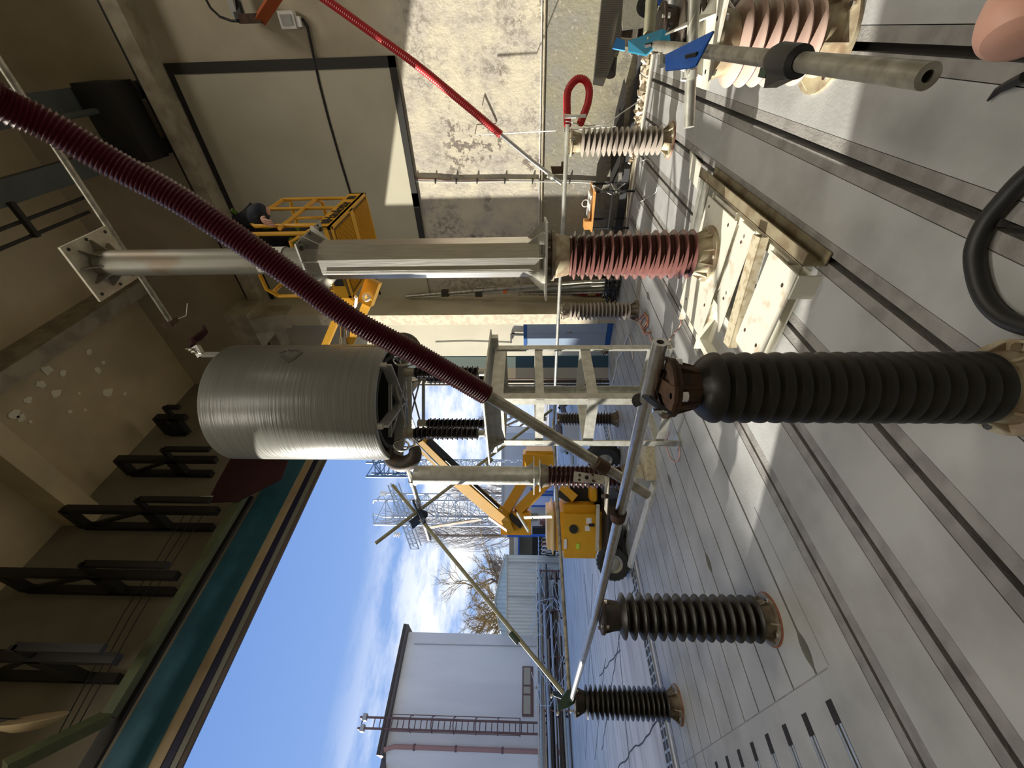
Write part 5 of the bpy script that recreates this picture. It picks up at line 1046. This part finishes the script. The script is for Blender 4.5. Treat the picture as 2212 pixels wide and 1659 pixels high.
# distant low blocks seen through the stand
b4_ = thing('white_hut', 'white and grey huts seen through the galvanised stand', 'hut', dp(1180, 840, 34))
facing((1133, 856, 34), (1156, 832, 34), 3, 'wall', whitec, b4_); facing((1172, 856, 33), (1205, 834, 33), 3, 'wall', greyp, b4_); facing((1210, 834, 32), (1222, 856, 32), 2, 'wall', creamf, b4_)
pz = thing('scrap_pile', 'heap of grey pipes and black parts on the yard beyond the small insulator', 'scrap', dp(1230, 900, 13))
for k in range(16):
    x = 1205+random.random()*60; y = 868+random.random()*120; p = dp(x, y, 13+random.random()*2); q = p+V((random.uniform(-.8, .8), random.uniform(-.8, .8), random.uniform(-.5, .5))); p.z = max(p.z, .1); q.z = max(q.z, .1)
    MB().tube([p, q], random.uniform(.04, .13), 12, hollow=.7).build('pipe_length', random.choice([greyp, blackm, galv, roofd]), pz)
MB().box(dp(1240, 925, 12.9), (.9, .9, .7), RL).build('grey_box', greyp, pz, smooth=False)
# steel section rack
rk = thing('section_rack', 'long rack of steel sections in front of the rendered building', 'rack', (5, 19.6, 0))
for k in range(7):
    x = -1.5+k*1.75
    for y in (19.3, 20.1): MB().bar(V((x, y, 0)), V((x, y, 1.15)), .06, .06).build('post', brownp, rk, smooth=False)
    for z in (.12, .42, .7, .95): MB().bar(V((x, 19.2, z)), V((x, 20.2, z)), .05, .05).build('cross_arm', brownp, rk, smooth=False)
for y in (19.28, 20.12): MB().bar(V((-3, y, 1.16)), V((9.6, y, 1.16)), .04, .04).build('top_rail', galv, rk, smooth=False)
secs = [M('grey_section', (.36, .35, .32), .6), galv, M('brown_section', (.25, .2, .16), .7), darkiron, creamf, M('blue_section', (.36, .4, .46), .5), galv, rust]
k = 0
for z in (.15, .3, .47, .62, .75, .9, 1.02):
    for j in range(12):
        ci = random.randrange(8); cn = ('grey', 'silvery', 'dark brown', 'black', 'cream', 'blue', 'zinc bright', 'rusty')[ci]; ln_ = {.15: 'lowest', .3: 'second lowest', .47: 'third lowest', .62: 'middle', .75: 'third highest', .9: 'second highest', 1.02: 'top'}[z]
        y = 19.25+.075*j+random.uniform(-.02, .02); xa = -3+random.random()*2; xb2 = 6+random.random()*3.5; zz = z+.03
        o = MB().tube([V((xa, y, zz)), V(((xa+xb2)/2, y+random.uniform(-.05, .05), zz+random.uniform(0, .04))), V((xb2, y+random.uniform(-.15, .1), zz+random.uniform(-.02, .08)))], random.uniform(.035, .06), 6).build('steel_section', secs[ci], None, (xa, y, zz))
        tag(o, '%s steel section lying lengthwise on the %s shelf of the outdoor rack' % (cn, ln_), 'section', 'steel sections in the outdoor rack')
for k in range(14):
    x = random.uniform(-1, 8.5); P = [V((x+random.uniform(-.8, .8), 19.1+random.uniform(-.3, .2), z)) for z in np.linspace(1.1+random.random()*.5, .05, 5)]
    tag(MB().tube(P, .012, 5).build('loose_strap', M('pale_blue_strap', (.55, .62, .72), .6), None, P[0]), 'pale blue packing strap dangling loose from the section rack', 'strap', 'loose straps on the section rack')
# lattice towers
def tower(label, base, top, w_, nb, mat, r=.035, bars=4, side=None):
    t = thing('lattice_tower', label, 'tower', base); base = V(base); top = V(top); u = (side or rth)*(w_/2); v2 = fwh*(w_/2)
    cs = [u+v2, u-v2, -u-v2, v2-u]
    for c in cs: MB().tube([base+c, top+c], r*1.5, 6).build('chord', mat, t)
    mb = MB()
    for k in range(nb):
        for j in range(4):
            a_, b5 = cs[j], cs[(j+1) % 4]; p = base.lerp(top, k/nb); q = base.lerp(top, (k+1)/nb)
            mb.bar(p+a_, p+b5, r, r); mb.bar(p+(a_ if (k+j) % 2 else b5), q+(b5 if (k+j) % 2 else a_), r, r)
    mb.build('bracing', mat, t, smooth=False, stuff=True); return t
d2 = 30; bx_ = dp(1200, 1103, d2); tx_ = dp(812, 1103, d2)
tower('wide square lattice tower with a sloping cross arm beyond the yard', (bx_.x, bx_.y, 0), (bx_.x, bx_.y, tx_.z), 1.75, 15, lattice, .045)
ap = dp(800, 1103, d2); t = thing('tower_head', 'pointed lattice head on the wide square tower', 'tower top', (bx_.x, bx_.y, tx_.z))
for s in ((1, 1), (1, -1), (-1, 1), (-1, -1)): MB().tube([V((bx_.x, bx_.y, tx_.z))+rth*.87*s[0]+fwh*.87*s[1], V((bx_.x, bx_.y, tx_.z+.4))+rth*.4*s[0]], .05, 6).build('strut', lattice, t)
a_, b5 = dp(838, 1048, 29), dp(888, 1186, 29)
t = thing('lattice_crossbeam', 'sloping lattice cross arm with two white insulators on the wide tower', 'cross arm', a_)
dn_ = dp(855, 1048, 29)-a_
for o_ in (V((0, 0, 0)), dn_, fwh*.6, dn_+fwh*.6): MB().tube([a_+o_, b5+o_], .045, 6).build('chord', lattice, t)
mb = MB()
for k in range(12): p = a_.lerp(b5, k/12); q = a_.lerp(b5, (k+1)/12); mb.bar(p, q+dn_, .035, .035); mb.bar(q, q+dn_, .035, .035)
mb.build('bracing', lattice, t, smooth=False, stuff=True)
for (x, y) in ((822, 1065), (851, 1153)):
    p = dp(x, y, 29); q = dp(x+14, y+2, 29); MB().lathe(shedprof('disc', 0, (q-p).length, 3, .08, .2), p, q-p, n=14).build('arm_insulator', whitec, t)
d1 = 24; bx_ = dp(1200, 1004, d1); tower('slim lattice mast rising left of the grey tube column, farther than the coil', (bx_.x, bx_.y, 0), (bx_.x, bx_.y, dp(890, 1004, d1).z), .42, 24, lattice, .03)
a_ = dp(893, 1012, d1); tt = dp(795, 1012, d1); tower('blue steel lattice box crowning the slim mast', (a_.x, a_.y, a_.z), (a_.x, a_.y, tt.z), .8, 5, lattice_d, .045)
# trees
def tree(name, label, base, h, spread, seed, mat, tw, depth_=5, droop=0.0, n0=3, r0=.22, upw=.25):
    rnd = random.Random(seed); t = thing(name, label, 'tree', base); tr = MB(); br = MB()
    def grow(p, d, ln, r, lv):
        q = p+d*ln; mid = p.lerp(q, .5)+V((rnd.uniform(-1, 1), rnd.uniform(-1, 1), rnd.uniform(-.5, .5)))*ln*.06
        (tr if lv <= 1 else br).tube([p, mid, q], [r, r*.8, r*.62], 5 if lv < 3 else 3, cap=False)
        if lv >= depth_: return
        for k in range(n0 if lv > 0 else n0+1):
            a = rnd.uniform(0, 2*PI); s = spread*rnd.uniform(.6, 1.3); u = V((math.cos(a)*s, math.sin(a)*s, upw-droop*lv)); nd = (d+u).normalized(); grow(p.lerp(q, rnd.uniform(.55, 1)), nd, ln*rnd.uniform(.6, .82), r*.58, lv+1)
    grow(V(base), V((0, 0, 1)), h*.3, r0, 0); tr.build('trunk', mat, t); br.build('twigs', tw, t); return t
def tb(x, y, d_): p = dp(x, y, d_); return V((p.x, p.y, 0))
tree('bare_tree', 'bare yellow-twigged tree above the shed gable', tb(1200, 1295, 26), 8.6, .8, 3, bark, twigs_m, 6, .03, 3, .2, .1)
tree('bare_tree', 'second bare tree touching the rendered building edge', tb(1200, 1348, 27), 8.2, .8, 5, bark, twigs_m, 6, .03, 3, .18, .1)
tree('bare_tree', 'bare tree close behind the shelter roof', tb(1200, 1215, 28), 6.8, .9, 11, bark, barkg, 6, .02, 3, .18, .1)
def poplar(label, base, h, seed):
    rnd = random.Random(seed); base = V(base); t = thing('poplar', label, 'tree', base); top = base+V((0, 0, h)); br = MB()
    MB().tube([base, base+V((.1, .1, h*.5)), top], [.24, .14, .02], 7).build('trunk', bark, t)
    for k in range(110):
        f = rnd.uniform(.12, .95); p = base+V((.05, .05, h*f)); a = rnd.uniform(0, 2*PI); ln = h*.17*(1.15-f)+.6; u = V((math.cos(a), math.sin(a), 0))
        P = [p, p+u*ln*.35+V((0, 0, ln*.5)), p+u*ln*.55+V((0, 0, ln*1.3)), p+u*ln*.6+V((0, 0, ln*2.0))]; br.tube(P, [.03, .02, .013, .006], 4, cap=False)
        for j in range(7):
            q = P[1].lerp(P[3], rnd.random()); a2 = rnd.uniform(0, 2*PI); w2 = V((math.cos(a2), math.sin(a2), rnd.uniform(1, 2.4)))*rnd.uniform(.25, .55); br.tube([q, q+w2*.5, q+w2+V((0, 0, .15))], [.009, .007, .004], 3, cap=False)
    br.build('twigs', barkg, t); return t
poplar('tall bare poplar behind the wide lattice tower', tb(1200, 1120, 38), 14, 14)
poplar('second tall bare poplar beside the first, nearer the shelter', tb(1200, 1160, 40), 11.5, 12)
poplar('bare poplar seen between the grey tube and the lattice tower', tb(1200, 1068, 42), 8.5, 9)
tree('bare_tree', 'bare tree seen through the upper opening of the galvanised stand', tb(1200, 905, 36), 8, .8, 21, bark, barkg, 6, .02, 3, .2, .1)
tree('bare_tree', 'distant bare tree right of the stand opening', tb(1200, 835, 40), 7, .8, 23, bark, barkg, 6, .02, 3, .2, .1)
